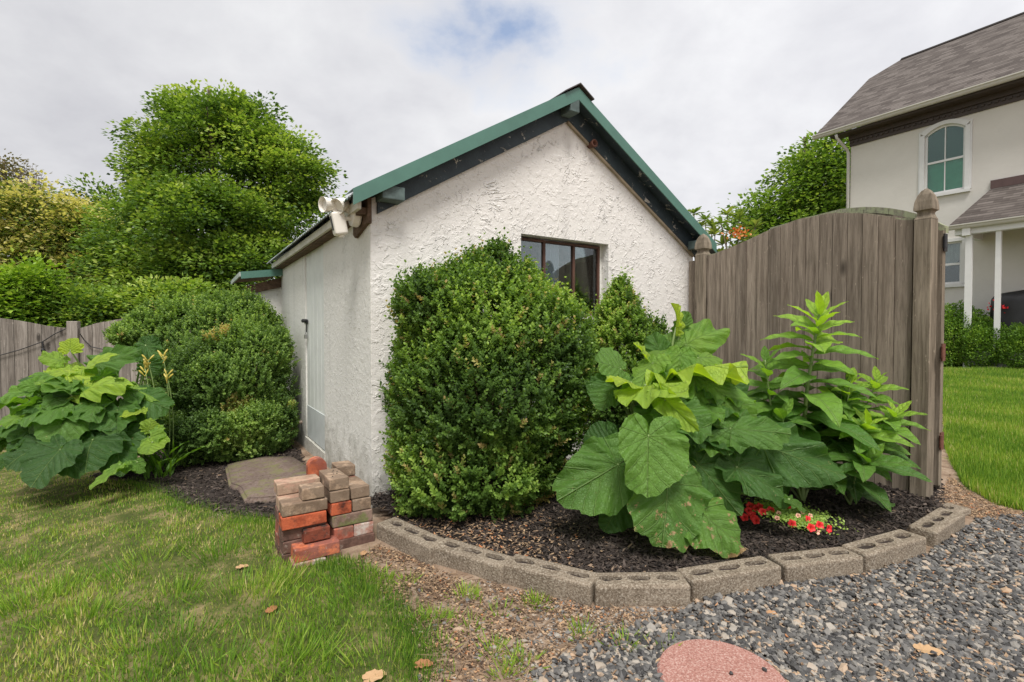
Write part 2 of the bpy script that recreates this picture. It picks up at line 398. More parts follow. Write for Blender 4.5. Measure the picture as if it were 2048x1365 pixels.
M = {}
M['stucco'] = stucco('stucco_front', (.79, .76, .725))
M['stucco_side'] = stucco('stucco_side', (.76, .745, .70), True)
M['green'] = plain('green_metal', (.075, .175, .138), .38, 0, .5, .10, .05)
M['white'] = plain('white_paint', (.74, .74, .73), .5, var=.04, bstr=.08)
M['offwhite'] = plain('cream_plastic', (.80, .765, .69), .35, var=.03, bstr=.02)
M['black'] = plain('black_metal', (.02, .02, .022), .4, bstr=.1)
M['rust'] = plain('rust', (.14, .055, .035), .8, var=.4, bstr=.4)
M['framebrown'] = plain('brown_frame', (.10, .045, .03), .65, var=.35, bstr=.3)
M['fence'] = wood('fence_wood', (.165, .132, .102), (.36, .30, .24))
M['fenceL'] = wood('fence_wood_left', (.17, .142, .12), (.40, .35, .31))
M['post'] = wood('post_wood', (.13, .105, .075), (.34, .285, .22), gscale=.9)
M['moss'] = wood('mossy_wood', (.20, .19, .14), (.36, .36, .26), moss=True)
M['oldwood'] = wood('old_wood', (.07, .045, .03), (.19, .125, .085), axis=0)
M['block'] = speckle('concrete_block', (.145, .112, .08), (.30, .245, .185), (.46, .405, .33), 120)
M['slab'] = speckle('stone_slab', (.115, .082, .066), (.21, .155, .13), (.20, .16, .14), 60, .6, moss=(.17, .165, .07))
M['disc'] = speckle('red_disc', (.33, .155, .125), (.40, .20, .165), (.55, .40, .35), 160, .5)
M['glass'] = glass('window_glass', refl=.06)
M['curtain'] = plain('curtain', (.74, .77, .86), .9, var=.05, bstr=0)
def peeling():
    m, nt, b, _ = newmat('navy_paint'); v = coord(nt)
    c = ramp(nt, noise(nt, v, 7, 5, .6), [(.3, (.016, .026, .034)), (.7, (.035, .055, .066))])
    pe = ramp(nt, noise(nt, v, 10, 8, .8, .8), [(.60, 0.0), (.62, 1.0)])
    c = mixc(nt, pe, c, (.55, .52, .46))
    setc(nt, b.inputs['Base Color'], c); b.inputs['Roughness'].default_value = .6
    bump(nt, b, math_(nt, 'ADD', pe, noise(nt, v, 50, 4, .6)), .5, .004); return m
M['navy'] = peeling()
def corrug():
    m, nt, b, _ = newmat('corrugated_metal'); v = coord(nt)
    c = ramp(nt, noise(nt, v, 12, 5, .7), [(.4, (.22, .33, .29)), (.55, (.45, .48, .46)), (.7, (.33, .34, .32))])
    setc(nt, b.inputs['Base Color'], c); b.inputs['Roughness'].default_value = .5; return m
M['corr'] = corrug()
M['capmetal'] = plain('ridge_metal', (.10, .085, .085), .5, 0, .5, .3, .2)
M['door'] = plain('painted_door', (.69, .71, .68), .6, var=.07, bstr=.3, bscale=20)

# ================================================================ ground
def zone_poly(pts): return [tuple(gnd(*p)[:2]) for p in pts]
# the lawn in front and to the left (traced on the ground), continued past the frame
LAWN_L = [(-60, .2), (-.28, .2), (-.28, 1.35)] + zone_poly([(838, 1364), (835, 1290), (800, 1225), (740, 1170), (700, 1135), (640, 1122), (570, 1110), (556, 1050), (470, 1038), (370, 1012), (320, 985), (262, 962), (180, 960)]) + [(-3.9, 5.2), (-3.4, 6.8), (-3.5, 60), (-60, 60)]
BED_FRONT = [(745, 1062), (757, 1082), (862, 1130), (1005, 1168), (1184, 1210), (1380, 1208), (1568, 1172), (1730, 1150), (1856, 1108), (1942, 1045)]
A = np.array([-281/F*3.088, 3.088, 0.0])
SH = Frame(A, d2, -d1)        # shed front wall: a runs right along it, b out of it towards the camera
SL = Frame(A, d1, -d2)        # shed left wall: a runs back along it, b out of it to the left
WID = 3.04; LEN = 3.4
Bc = A+d2*WID
POSTR = gnd(1842, 998, .05); FENL = gnd(1403, 905, 0)
bedf = [gnd(*p)[:2] for p in BED_FRONT]
def inset(P, d):
    P = np.array(P); T = np.gradient(P, axis=0); T /= np.linalg.norm(T, axis=1)[:, None]; Nn = np.stack([-T[:, 1], T[:, 0]], 1); return P+Nn*d
bedi = inset(bedf, .118)
BED = [tuple(A[:2]+np.array([-.02, -.12]))] + [tuple(p) for p in bedi] + [tuple(gnd(1885, 985)[:2]), tuple(POSTR[:2]+np.array([.05, .35])), tuple(Bc[:2]+np.array([.2, .1])), tuple(A[:2])]
STRIP = zone_poly([(262, 962), (320, 985), (370, 1012), (470, 1038), (560, 1042), (640, 1010), (600, 900), (560, 885), (330, 900), (180, 955)])
LAWN_R = zone_poly([(1885, 740), (2600, 740), (2600, 1120), (2048, 1022), (1985, 1008), (1930, 975), (1905, 935), (1888, 890)])
LAWN_R = [LAWN_R[0]]+[LAWN_R[1]]+[tuple(gnd(2600, 1000)[:2])]+LAWN_R[3:]
GRAVEL = [(.10, .3), (12, .3), (9, 3.2)] + zone_poly([(2300, 1075), (2048, 1030), (1960, 1040)]) + [tuple(p) for p in bedf[::-1][1:5]] + zone_poly([(1385, 1215), (1290, 1245), (1180, 1290), (1060, 1350)]) + [(.10, 1.4)]

def axis_pts(lo, hi, fine0, fine1, step, far):
    a = np.arange(fine0, fine1, step)
    g = np.cumsum(step*1.35**np.arange(1, 40)); gl = fine0-g; gr = a[-1]+g
    return np.concatenate([gl[gl > -far][::-1], a, gr[gr < far]])
gxs = axis_pts(0, 0, -7.2, 5.2, .035, 300); gys = axis_pts(0, 0, .4, 7.0, .035, 300)
GX, GY = np.meshgrid(gxs, gys); P2 = np.stack([GX.ravel(), GY.ravel()], 1)
warp = P2+np.stack([fnoise(P2, 2.5, 1), fnoise(P2, 2.5, 2)], 1)*.035
mskL = inpoly(warp, LAWN_L) | inpoly(warp, LAWN_R)
far_ = (P2[:, 1] > 7) | (P2[:, 0] < -7) | (P2[:, 0] > 5.2)
tt = np.where(mskL, 1.0, 0.0)
tt[(P2[:, 1] > 7.0) | (P2[:, 0] < -7)] = 1.0
Z = gz(P2[:, 0], P2[:, 1])+.006*fnoise(P2, 2.0, 3)*np.where(far_, 0, 1)
nx, ny = len(gxs), len(gys); ii = np.arange(ny-1)[:, None]*nx+np.arange(nx-1)[None, :]
Q = np.stack([ii, ii+1, ii+nx+1, ii+nx], -1).reshape(-1, 4)
def soilmat():
    m, nt, b, _ = newmat('soil'); v = coord(nt)
    a = N(nt, 'ShaderNodeAttribute', attribute_name='t')
    s = ramp(nt, noise(nt, v, 9, 8, .72), [(.32, (.15, .10, .07)), (.5, (.29, .21, .15)), (.68, (.42, .33, .25))])
    s = mixc(nt, ramp(nt, noise(nt, v, 130, 3, .7), [(.55, 0.0), (.68, .7)]), s, (.36, .24, .15))
    g = ramp(nt, noise(nt, v, 5, 8, .7), [(.3, (.04, .06, .015)), (.5, (.10, .11, .034)), (.64, (.25, .20, .10))])
    setc(nt, b.inputs['Base Color'], mixc(nt, a.outputs['Fac'], s, g)); b.inputs['Roughness'].default_value = 1; b.inputs['Specular IOR Level'].default_value = .1
    bump(nt, b, noise(nt, v, 80, 6, .75), .8, .008); return m
M['soil'] = soilmat()
tag(mesh('ground', np.stack([P2[:, 0], P2[:, 1], Z], 1), Q, M['soil'], t=tt, smooth=True), kind='structure')

def area_scatter(poly, n, dens=None):
    poly = np.asarray(poly); lo = poly.min(0); hi = poly.max(0); out = []
    got = 0
    while got < n:
        p = RS.uniform(lo, hi, (n, 2)); p = p[inpoly(p, poly)]
        if dens is not None: p = p[RS.rand(len(p)) < dens(p)]
        out.append(p); got += len(p)
    return np.concatenate(out)[:n]
def view_dens(y0=1.9, pw=2.0):                   # keep more pieces where the place is seen large
    def f(p):
        d = np.hypot(p[:, 0], p[:, 1]); k = np.minimum(1, (y0/np.maximum(d, .3))**pw)
        return k*(np.abs(p[:, 0]) < p[:, 1]*1.2+.4)*(p[:, 1] > 1.3)
    return f

# ---- mulch bed: a low mound inside the kerb of blocks
def bed_z(p):
    fr = np.array(bedf)[1:]; p = np.asarray(p)
    d = np.min(np.stack([np.hypot(p[:, 0]-q[0], p[:, 1]-q[1]) for q in np.concatenate([fr[:-1]*(1-k)+fr[1:]*k for k in (0, .25, .5, .75)])]), 0)
    return gz(p[:, 0], p[:, 1])+.055+.03*sstep(.1, .6, d)+.008*fnoise(p, 1.8, 5)
bx = np.arange(-1.0, 3.6, .05); by = np.arange(1.9, 5.2, .05)
BX, BY = np.meshgrid(bx, by); pb = np.stack([BX.ravel(), BY.ravel()], 1); ok = inpoly(pb, BED).reshape(BX.shape)
zb = bed_z(pb); i0 = np.arange(len(by)-1)[:, None]*len(bx)+np.arange(len(bx)-1)[None, :]
kf = (ok[:-1, :-1] & ok[1:, :-1] & ok[:-1, 1:] & ok[1:, 1:]).ravel()
QB = np.stack([i0, i0+1, i0+len(bx)+1, i0+len(bx)], -1).reshape(-1, 4)[kf]
M['mulch'] = tramp('mulch', [(0, (.013, .010, .009)), (.4, (.045, .033, .027)), (.75, (.13, .10, .082)), (1, (.26, .18, .12))], .75, .35, .08, 20, .4)
def compact(V, Q):
    u, inv = np.unique(Q, return_inverse=True); return V[u], inv.reshape(Q.shape)
Vb, Qb = compact(np.stack([pb[:, 0], pb[:, 1], zb], 1), QB)
tag(mesh('mulch_bed_soil', Vb, Qb, M['mulch'], t=np.full(len(Vb), .3)), kind='structure')
cube8 = np.array([[x, y, z] for z in (-.5, .5) for x, y in ((-.5, -.5), (.5, -.5), (.5, .5), (-.5, .5))])
cubeF = np.array([(0, 3, 2, 1), (4, 5, 6, 7), (0, 1, 5, 4), (1, 2, 6, 5), (2, 3, 7, 6), (3, 0, 4, 7)])
chip8 = cube8.copy(); chip8[[1, 5], 1] *= .6; chip8[[2, 6], 1] *= .35; chip8[[0, 4], 0] *= .5
def chips(P, z, n_up=.35, L_=(.018, .062), W_=(.004, .015), Th=(.0015, .004)):
    n = len(P); a = RS.uniform(0, 2*np.pi, n); ax = np.stack([np.cos(a), np.sin(a), RS.normal(0, n_up, n)], 1)
    nr = np.array([0, 0, 1])+RS.normal(0, n_up, (n, 3))
    S = np.stack([RS.uniform(*W_, n), RS.uniform(*L_, n)*RS.uniform(.5, 1, n), RS.uniform(*Th, n)], 1)
    R = basis(ax, nr, S); T = np.column_stack([P, z]); return inst(chip8, cubeF, R, T)
# mulch chips in the bed and in the strip beside the shed door
pm = area_scatter(BED, 30000, view_dens(2.6, 1.6)); t_ = np.clip(RS.beta(1.6, 2.6, len(pm))*.8+(RS.rand(len(pm)) < .03)*.5, 0, 1)
V, Fc, _ = chips(pm, bed_z(pm)+RS.uniform(.001, .014, len(pm)))
ps = area_scatter(STRIP, 9000); V2, F2, _ = chips(ps, gz(ps[:, 0], ps[:, 1])+RS.uniform(.004, .022, len(ps)))
t2 = np.clip(RS.beta(1.6, 2.4, len(ps))*.85+(RS.rand(len(ps)) < .05)*.5, 0, 1)
tag(mesh('bark_mulch', np.concatenate([V, V2]), np.concatenate([Fc, F2+len(V)]), M['mulch'], t=np.repeat(np.concatenate([t_, t2]), 8)), 'dark shredded bark mulch spread over the planting beds', 'mulch', kind='stuff')
pz = area_scatter(STRIP, 3000)
hullS = np.array(STRIP); ctr = hullS.mean(0)
Vs = np.column_stack([np.vstack([hullS, ctr]), gz(*np.vstack([hullS, ctr]).T)+.008]); ns = len(hullS)
sx_, sy_ = np.meshgrid(np.arange(hullS[:, 0].min(), hullS[:, 0].max(), .05), np.arange(hullS[:, 1].min(), hullS[:, 1].max(), .05))
pq = np.stack([sx_.ravel(), sy_.ravel()], 1); okq = inpoly(pq, STRIP).reshape(sx_.shape); w_ = sx_.shape[1]
iq = np.arange(sx_.shape[0]-1)[:, None]*w_+np.arange(w_-1)[None, :]; kq = (okq[:-1, :-1] & okq[1:, :-1] & okq[:-1, 1:] & okq[1:, 1:]).ravel()
QS = np.stack([iq, iq+1, iq+w_+1, iq+w_], -1).reshape(-1, 4)[kq]
Vq, Qq = compact(np.column_stack([pq, gz(pq[:, 0], pq[:, 1])+.010]), QS)
tag(mesh('mulch_strip_soil', Vq, Qq, M['mulch'], t=np.full(len(Vq), .3)), kind='structure')

# ---- gravel: broken bluestone
bm = bmesh.new(); bmesh.ops.create_icosphere(bm, subdivisions=1, radius=.5); ico = np.array([v.co[:] for v in bm.verts]); icoF = np.array([[v.index for v in f.verts] for f in bm.faces]); bm.free()
M['gravel'] = tramp('gravel', [(0, (.045, .043, .043)), (.35, (.118, .114, .110)), (.62, (.22, .205, .185)), (.78, (.36, .32, .27)), (.92, (.40, .30, .215)), (1, (.46, .31, .20))], .65, .35, .06, 60, .5)
def stones(P, z, size, tv, flat=.5):
    n = len(P); Vs, Fs, Ts = [], [], []; b0 = 0
    for k in range(8):
        s = slice(k, n, 8); m = len(P[s])
        if m == 0: continue
        tv_ = ico*(1+RS.uniform(-.34, .30, (len(ico), 1))); tv_ = tv_*np.array([1, RS.uniform(.6, 1), 1])
        tv_ = np.clip(tv_, -.42, .42)
        ax = rnd(m); ax[:, 2] *= .35; nr = np.array([0, 0, 1])+RS.normal(0, .35, (m, 3))
        sz = size[s]; S = np.stack([sz*RS.uniform(.5, .9, m), sz*RS.uniform(.8, 1.3, m), sz*flat*RS.uniform(.6, 1.2, m)], 1)
        V, F_, T_ = inst(tv_, icoF, basis(ax, nr, S), np.column_stack([P[s], z[s]]), tv[s])
        Vs.append(V); Fs.append(F_+b0); Ts.append(T_); b0 += len(V)
    return np.concatenate(Vs), np.concatenate(Fs), np.concatenate(Ts)
DISC = np.array([.655, 1.552]); DR = .195
def gdens(p):
    v = view_dens(1.9, 1.5)(p)
    e = np.array(zone_poly([(1385, 1215), (1290, 1245), (1180, 1290), (1060, 1350)]))
    d = np.min(np.hypot(p[:, None, 0]-e[None, :, 0], p[:, None, 1]-e[None, :, 1]), 1)
    return v*np.clip(.25+d*3.2, 0, 1)*(np.hypot(*(p-DISC).T) > DR-.004)
pg = area_scatter(GRAVEL, 27000, gdens); n = len(pg)
tg = np.clip(RS.normal(.33, .24, n), 0, .80); tan = RS.rand(n) < .09; tg[tan] = RS.uniform(.75, 1, tan.sum())
sz = np.clip(RS.lognormal(math.log(.024), .42, n), .008, .044)
V, Fg, T_ = stones(pg, gz(pg[:, 0], pg[:, 1])+RS.uniform(.0, .012, n), sz, tg)
# scattered stones that strayed into the bare soil
SOIL = zone_poly([(760, 1085), (862, 1135), (1005, 1172), (1184, 1216), (1385, 1218), (1290, 1245), (1180, 1290), (1060, 1364), (838, 1364), (835, 1290), (800, 1225), (740, 1170), (700, 1135)])
pc = area_scatter(SOIL, 1500, lambda p: np.clip((p[:, 0]+.6)/1.4, .04, 1)**2)
V2, F2, T2 = stones(pc, gz(pc[:, 0], pc[:, 1])+.003, RS.lognormal(math.log(.011), .45, len(pc)), RS.uniform(.2, 1, len(pc)))
tag(mesh('gravel', np.concatenate([V, V2]), np.concatenate([Fg, F2+len(V)]), M['gravel'], t=np.concatenate([T_, T2])), 'blue grey crushed stone gravel of the drive', 'gravel', kind='stuff')

# ---- litter of wood chips, twigs and crumbled leaves on the bare soil
M['litter'] = tramp('litter', [(0, (.06, .04, .03)), (.35, (.17, .11, .07)), (.7, (.36, .25, .16)), (.9, (.46, .32, .19)), (1, (.40, .15, .06))], .9, .2, .08, 30, .3)
pl = area_scatter(SOIL, 5200, lambda p: .25+.75*(fnoise(p, 3, 77) > -.1)); V, Fl, _ = chips(pl, gz(pl[:, 0], pl[:, 1])+RS.uniform(.000, .007, len(pl)), .3, (.007, .024), (.003, .011), (.001, .003)); tl = RS.uniform(0, 1, len(pl))
G2 = [tuple(q) for q in zone_poly([(1880, 1000), (1900, 950), (1925, 975), (1985, 1010), (2048, 1026), (2200, 1050), (2048, 1060), (1950, 1040)])]
pl2 = np.concatenate([area_scatter(G2, 1800), area_scatter(GRAVEL, 900, gdens), area_scatter(BED, 900, lambda p: 1-sstep(.1, .8, np.hypot(p[:, 0]+.3, p[:, 1]-2.35)))])
zz = np.concatenate([gz(pl2[:1800, 0], pl2[:1800, 1])+.006, gz(pl2[1800:2700, 0], pl2[1800:2700, 1])+.016, bed_z(pl2[2700:])+.016])
V2, F2, _ = chips(pl2, zz, .3, (.012, .032), (.003, .010), (.001, .003)); tl2 = RS.uniform(.2, 1, len(pl2))
tw = area_scatter(SOIL, 350); V3, F3, _ = chips(tw, gz(tw[:, 0], tw[:, 1])+.01, .15, (.05, .12), (.0015, .003), (.001, .003))
tag(mesh('leaf_litter', np.concatenate([V, V2, V3]), np.concatenate([Fl, F2+len(V), F3+len(V)+len(V2)]), M['litter'], t=np.repeat(np.concatenate([tl, tl2, RS.uniform(.2, .7, 350)]), 8)), 'wood chips, twigs and crumbled brown leaves on the bare soil', 'litter', kind='stuff')

# ================================================================ shed
shed = empty('shed', A, 'small white stucco shed with green metal roof trim behind the boxwoods', 'shed')
EZ = 1.895; AZ = EZ+.6*WID/2
wa0, wz1 = SH.hit(1042, 466); wa1, _ = SH.hit(1217, 488); _, wz0 = SH.hit(1200, 632)
wz1 = 1.80
def wall_hole(fr, outer, holes, th, name, mat, parent):
    """a wall sheet with real thickness and openings; outline in (a,z)"""
    loops = [[Vector((a, z, 0)) for a, z in outer]]+[[Vector((a, z, 0)) for a, z in h] for h in holes]
    tris = geometry.tessellate_polygon(loops); pts = [p for l in loops for p in l]; n = len(pts)
    V = [fr.W(p.x, 0, p.y) for p in pts]+[fr.W(p.x, -th, p.y) for p in pts]
    Fs = [];
    for t in tris:
        q = np.array([V[i] for i in t]); nr = np.cross(q[1]-q[0], q[2]-q[0])
        t = list(t) if np.dot(nr, fr.ey) > 0 else list(t)[::-1]
        Fs.append(t); Fs.append([i+n for i in t[::-1]])
    k = 0
    for l in loops:
        m = len(l)
        for i in range(m): Fs.append([k+i, k+(i+1) % m, k+(i+1) % m+n, k+i+n])
        k += m
    tr = np.array([f for f in Fs if len(f) == 3]); qd = np.array([f for f in Fs if len(f) == 4])
    return mesh(name, V, [tr, qd], mat, parent)
o = wall_hole(SH, [(-.0, -.3), (WID, -.3), (WID, EZ), (WID/2, AZ), (0, EZ)], [[(wa0, wz0), (wa1, wz0), (wa1, wz1), (wa0, wz1)]], .16, 'front_wall', M['stucco'], shed)
da0 = SL.hit(649, 700)[0]; da1 = SL.hit(612, 700)[0]; dz0 = .09; dz1 = SL.hit(650, 480)[1]
SW_ = Frame(A-d2*.003, d1, -d2)
o = wall_hole(SW_, [(.003, -.6), (LEN, -.6), (LEN, EZ-.02), (.003, EZ-.02)], [[(da0, dz0), (da1, dz0), (da1, dz1), (da0, dz1)]], .16, 'side_wall', M['stucco_side'], shed)
mb = MB(); fr = Frame(Bc, d1, d2); mb.fbox(fr, .165, LEN, -.16, -.001, -.3, EZ-.02); mb.prism([SH.W(.16, -LEN+.15, -.6), SH.W(WID-.16, -LEN+.15, -.6), SH.W(WID-.16, -LEN+.15, EZ-.02), SH.W(WID/2, -LEN+.15, AZ-.12), SH.W(.16, -LEN+.15, EZ-.02)], d1*.14)
mb.build('rear_walls', M['stucco_side'], shed)
SHF = mb
# plinth (dirtier render at the door step)
mb = MB(); mb.fbox(SL, da0-.02, da1+.02, -.10, .012, -.3, dz0-.002); mb.build('door_sill', speckle('render_sill', (.40, .39, .34), (.55, .53, .48), (.62, .6, .56), 60, .6), shed)
# door of vertical boards
dm = MB(); nb = 5
for k in range(nb):
    a0 = da0+(da1-da0)*k/nb; a1 = da0+(da1-da0)*(k+1)/nb
    V, Fs = rbox(abs(a1-a0)-.004, .022, dz1-dz0-.012, .003, 1); R = np.stack([SL.ex, SL.ey, UP], 1)
    dm.add(V@R.T+SL.W((a0+a1)/2, -.02, (dz0+dz1)/2), Fs)
door = dm.build('door', M['door'], shed)
kick = MB(); kick.fbox(SL, da0+.01, da1-.01, -.009, -.004, dz0+.01, dz0+.30); kick.build('kick_plate', plain('dull_zinc', (.58, .61, .61), .5, .1), door)
jm = MB(); jm.fbox(SL, da0-.02, da1+.02, -.03, .010, dz1-.002, dz1+.06); jm.build('door_lintel', M['white'], shed)
# latch and padlock
la, lz = SL.hit(616, 655)
mb = MB(); V, Fs = lathe([(.0, 0), (.014, 0), (.017, .02), (.017, .05), (.008, .056), (0, .056)], SL.W(da1-.05, -.008, lz+.06), 12, SL.ey); mb.add(V, Fs)
mb.fbox(SL, da1-.08, da1+.03, -.006, .006, lz+.035, lz+.065)
mb.fbox(SL, da1-.062, da1-.048, .0, .008, lz-.05, lz+.04)
mb.build('latch', M['black'], door)
mb = MB(); c = SL.W(da1-.055, .012, lz-.085)
mb.tube([c+SL.ex*(.016*math.cos(a))+UP*(.02+.022*math.sin(a)) for a in np.linspace(0, math.pi, 9)], .0035, 6)
V, Fs = rbox(.045, .02, .04, .004, 2); mb.add(V@np.stack([SL.ex, SL.ey, UP], 1).T+c-UP*.002, Fs); mb.build('padlock', plain('steel', (.35, .35, .34), .35, .8), door)
# window: steel frame of three lights set back in the reveal
wf = MB(); bb = -.09
def wbar(a0, a1, z0, z1, d=.03): wf.fbox(SH, a0, a1, bb-d/2, bb+d/2, z0, z1)
e = .018; wR = SH.hit(1197, 550, bb)[0]
wbar(wa0+.001, wR, wz0+.001, wz0+e); wbar(wa0+.001, wR, wz1-e-.012, wz1-.012); wbar(wa0+.001, wa0+e, wz0+e, wz1-e-.012); wbar(wR-e, wR, wz0+e, wz1-e-.012)
m1 = SH.hit(1087, 520, bb)[0]; m2 = SH.hit(1146, 520, bb)[0]
for m_ in (m1, m2): wbar(m_-.010, m_+.010, wz0+e, wz1-e-.012, .026)
frame = wf.build('window_frame', M['framebrown'], shed)
mb = MB(); mb.fbox(SH, wa0+.002, wR-.002, bb-.004, bb-.001, wz0+.002, wz1-.014); mb.build('window_pane', M['glass'], frame)
mb = MB(); mb.fbox(SH, wR+.001, wa1-.001, bb-.03, bb+.01, wz0+.001, wz1-.001); mb.build('window_filler', M['stucco_side'], shed)
cu = []; 
for (c0, c1) in ((m1+.01, m2-.10), (m2+.02, m2+.075)):
    n = 60; a = np.linspace(c0, c1, n); bz = bb-.07+.018*np.sin(a*150)
    V = np.array([SH.W(x, y, z) for z in (wz0-.05, wz1+.02) for x, y in zip(a, bz)]); i = np.arange(n-1)
    cu.append((V, np.stack([i, i+1, i+n+1, i+n], 1)))
V = np.concatenate([c[0] for c in cu]); Fq = np.concatenate([cu[0][1], cu[1][1]+len(cu[0][0])])
mesh('curtain', V, Fq, M['curtain'], shed, smooth=True)
# roof: two slopes of corrugated sheet, green rake trim, navy barge boards
OH = .139; EO = .145; RZ0 = 1.888; RZ1 = RZ0+.6*(WID/2+EO)
def slope_sheet(left):
    n = 160; s_ = np.linspace(-OH+.004, LEN+.06, n)
    V = []
    for j, u in enumerate((0, 1)):
        a = (-EO if left else WID+EO)*(1-u)+(WID/2)*u; z = RZ0*(1-u)+RZ1*u-.012
        V += [SH.W(a, -s, z+.007*math.sin(s*2*math.pi/.066)) for s in s_]
    V = np.array(V); V = np.concatenate([V, V-UP*.004]); i = np.arange(n-1); m = 2*n
    Q1 = np.stack([i, i+1, i+n+1, i+n], 1); Q2 = Q1[:, ::-1]+m
    Q3 = np.stack([i, i+1, i+1+m, i+m], 1)
    return V, np.concatenate([Q1, Q2, Q3])
Va, Qa = slope_sheet(True); Vb_, Qb_ = slope_sheet(False)
roof = mesh('roof', np.concatenate([Va, Vb_]), np.concatenate([Qa, Qb_+len(Va)]), M['corr'], shed, smooth=True)
mb = MB()
TZ = .078
for sgn, a_e in ((1, -EO), (-1, WID+EO)):
    p = [SH.W(a_e, OH, RZ0-TZ), SH.W(WID/2+sgn*.0006, OH, RZ1-TZ), SH.W(WID/2+sgn*.0006, OH, RZ1+.012), SH.W(a_e, OH, RZ0+.012)]
    mb.prism(p, -d1*.010)
    p = [SH.W(a_e, OH-.001, RZ0+.012), SH.W(WID/2, OH-.001, RZ1+.012), SH.W(WID/2, OH-.001, RZ1+.017), SH.W(a_e, OH-.001, RZ0+.017)]
    mb.prism(p, d1*.16)
mb.build('rake_trim', M['green'], roof)
mb = MB()
for sgn, a_e, k in ((1, -EO+.18, 0), (-1, WID+EO-.10, 1)):     # barge board lying on the wall
    zz = RZ0+.6*abs((-EO if sgn > 0 else WID+EO)-a_e)
    p = [SH.W(a_e, .003, zz-.19), SH.W(WID/2+sgn*.001, .003, RZ1-.19), SH.W(WID/2+sgn*.001, .003, RZ1-.045), SH.W(a_e, .003, zz-.045)]
    mb.prism(p, -d1*.028)
    p = [SH.W(a_e-sgn*.15, .003, zz-.6*.15-.052), SH.W(WID/2, .003, RZ1-.052), SH.W(WID/2, .003, RZ1-.036), SH.W(a_e-sgn*.15, .003, zz-.6*.15-.036)]
    mb.prism(p, -d1*(OH-.008))
mb.build('barge_board', M['navy'], shed)
mb = MB(); mb.prism([SH.W(WID/2+x, .0045, RZ1-.19-.6*abs(x)-.02) for x in (-.0, 1.5)]+[SH.W(WID/2+x, .0045, RZ1-.19-.6*abs(x)+.01) for x in (1.5, 0)], -d1*.022)
mb.build('render_edge', plain('stained_edge', (.34, .28, .20), .9, var=.4, bstr=.6, bscale=30), shed)
# purlin ends
M['purlin'] = plain('worn_green_wood', (.10, .14, .135), .8, var=.5, bstr=.5, bscale=40)
for nm, a, z, s, out in (('ridge_beam', WID/2-.035, RZ1-.125, (.085, .10), .118), ('eave_purlin', .10, RZ0+.03, (.14, .08), .10), ('eave_purlin', WID-.05, RZ0-.015, (.12, .075), .10)):
    mb = MB(); V, Fs = rbox(s[0], out+.05, s[1], .006, 2); mb.add(V@np.stack([SH.ex, SH.ey, UP], 1).T+SH.W(a, (out-.05)/2+.03, z), Fs); mb.build(nm, M['purlin'], shed)
pa, pz = SH.hit(1178, 292); mb = MB(); V, Fs = lathe([(.0, 0), (.024, 0), (.027, .05), (.032, .07), (.02, .071), (.018, .03), (0, .03)], SH.W(pa, -.002, pz), 16, SH.ey); mb.add(V, Fs); mb.build('vent_pipe', M['rust'], shed, smooth=True)
# ridge cap
mb = MB()
for sgn in (1, -1):
    for k in range(2):
        p = [SH.W(WID/2, OH+.03-.1*k, RZ1+.040-.006*k), SH.W(WID/2-sgn*(.135-.02*k), OH+.03-.1*k, RZ1+.036-.6*.135-.006*k), SH.W(WID/2-sgn*(.135-.02*k), OH+.03-.1*k, RZ1+.028-.6*.135-.006*k), SH.W(WID/2, OH+.03-.1*k, RZ1+.032-.006*k)]
        mb.prism(p, d1*(LEN+.1))
mb.build('ridge_cap', M['capmetal'], roof)
# eave fascia along the left wall and dark soffit
mb = MB(); mb.fbox(SL, -.06, LEN+.03, .075, .098, RZ0-.075, RZ0-.022); mb.build('eave_fascia', plain('grey_fascia', (.60, .58, .50), .7, var=.2, bstr=.3), shed)
mb = MB(); mb.fbox(SL, .0, LEN, .001, .073, RZ0-.09, RZ0-.05); mb.build('soffit', M['oldwood'], shed)
cr = MB(); cr.prism([SL.W(.003, .002, EZ+.02), SL.W(.003, .002, EZ-.145), SL.W(.26, .002, EZ-.20), SL.W(.30, .002, EZ-.175), SL.W(.30, .002, EZ+.02)], -d2*.022); cr.build('corner_board', M['oldwood'], shed)
cr = MB(); cr.fbox(SH, -.026, -.001, -.12, .022, EZ-.15, EZ+.03); cr.build('corner_post', M['oldwood'], shed)
mb = MB(); c0 = SL.W(LEN*.68, .0, .30); c0 = gnd(597, 893, 0)
pp = SL.hit(600, 845, .02); mb.tube([SL.W(pp[0], -.02, pp[1]), SL.W(pp[0]-.02, .12, pp[1]-.0)], .016, 12); mb.build('drain_pipe', plain('old_plastic', (.50, .40, .33), .6), shed, smooth=True)
# lean-to annex at the back left
A2 = A+d1*(LEN+.02); S2 = Frame(A2, -d2, -d1)      # a runs left
mb = MB(); mb.fbox(S2, -.02, .27, -1.2, -.004, -.6, 1.60); mb.build('lean_to_wall', M['stucco_side'], shed)
lr = MB(); z0, z1 = 1.72, 1.78
lr.prism([S2.W(.0, .14, z1), S2.W(.43, .14, z0), S2.W(.43, .14, z0+.012), S2.W(.0, .14, z1+.012)], d1*1.3)
lro = lr.build('lean_to_roof', M['oldwood'], shed)
lr = MB(); lr.prism([S2.W(.0, .152, z1-.055), S2.W(.43, .152, z0-.055), S2.W(.43, .152, z0+.022), S2.W(.0, .152, z1+.022)], d1*.010)
lr.prism([S2.W(.0, .15, z1+.016), S2.W(.43, .15, z0+.016), S2.W(.43, .15, z0+.022), S2.W(.0, .15, z1+.022)], d1*1.3); lr.build('lean_to_trim', M['green'], lro)
lr = MB(); lr.fbox(S2, .431, .445, -1.1, .14, z0-.03, z0+.02); lr.build('lean_to_eave', M['corr'], lro)
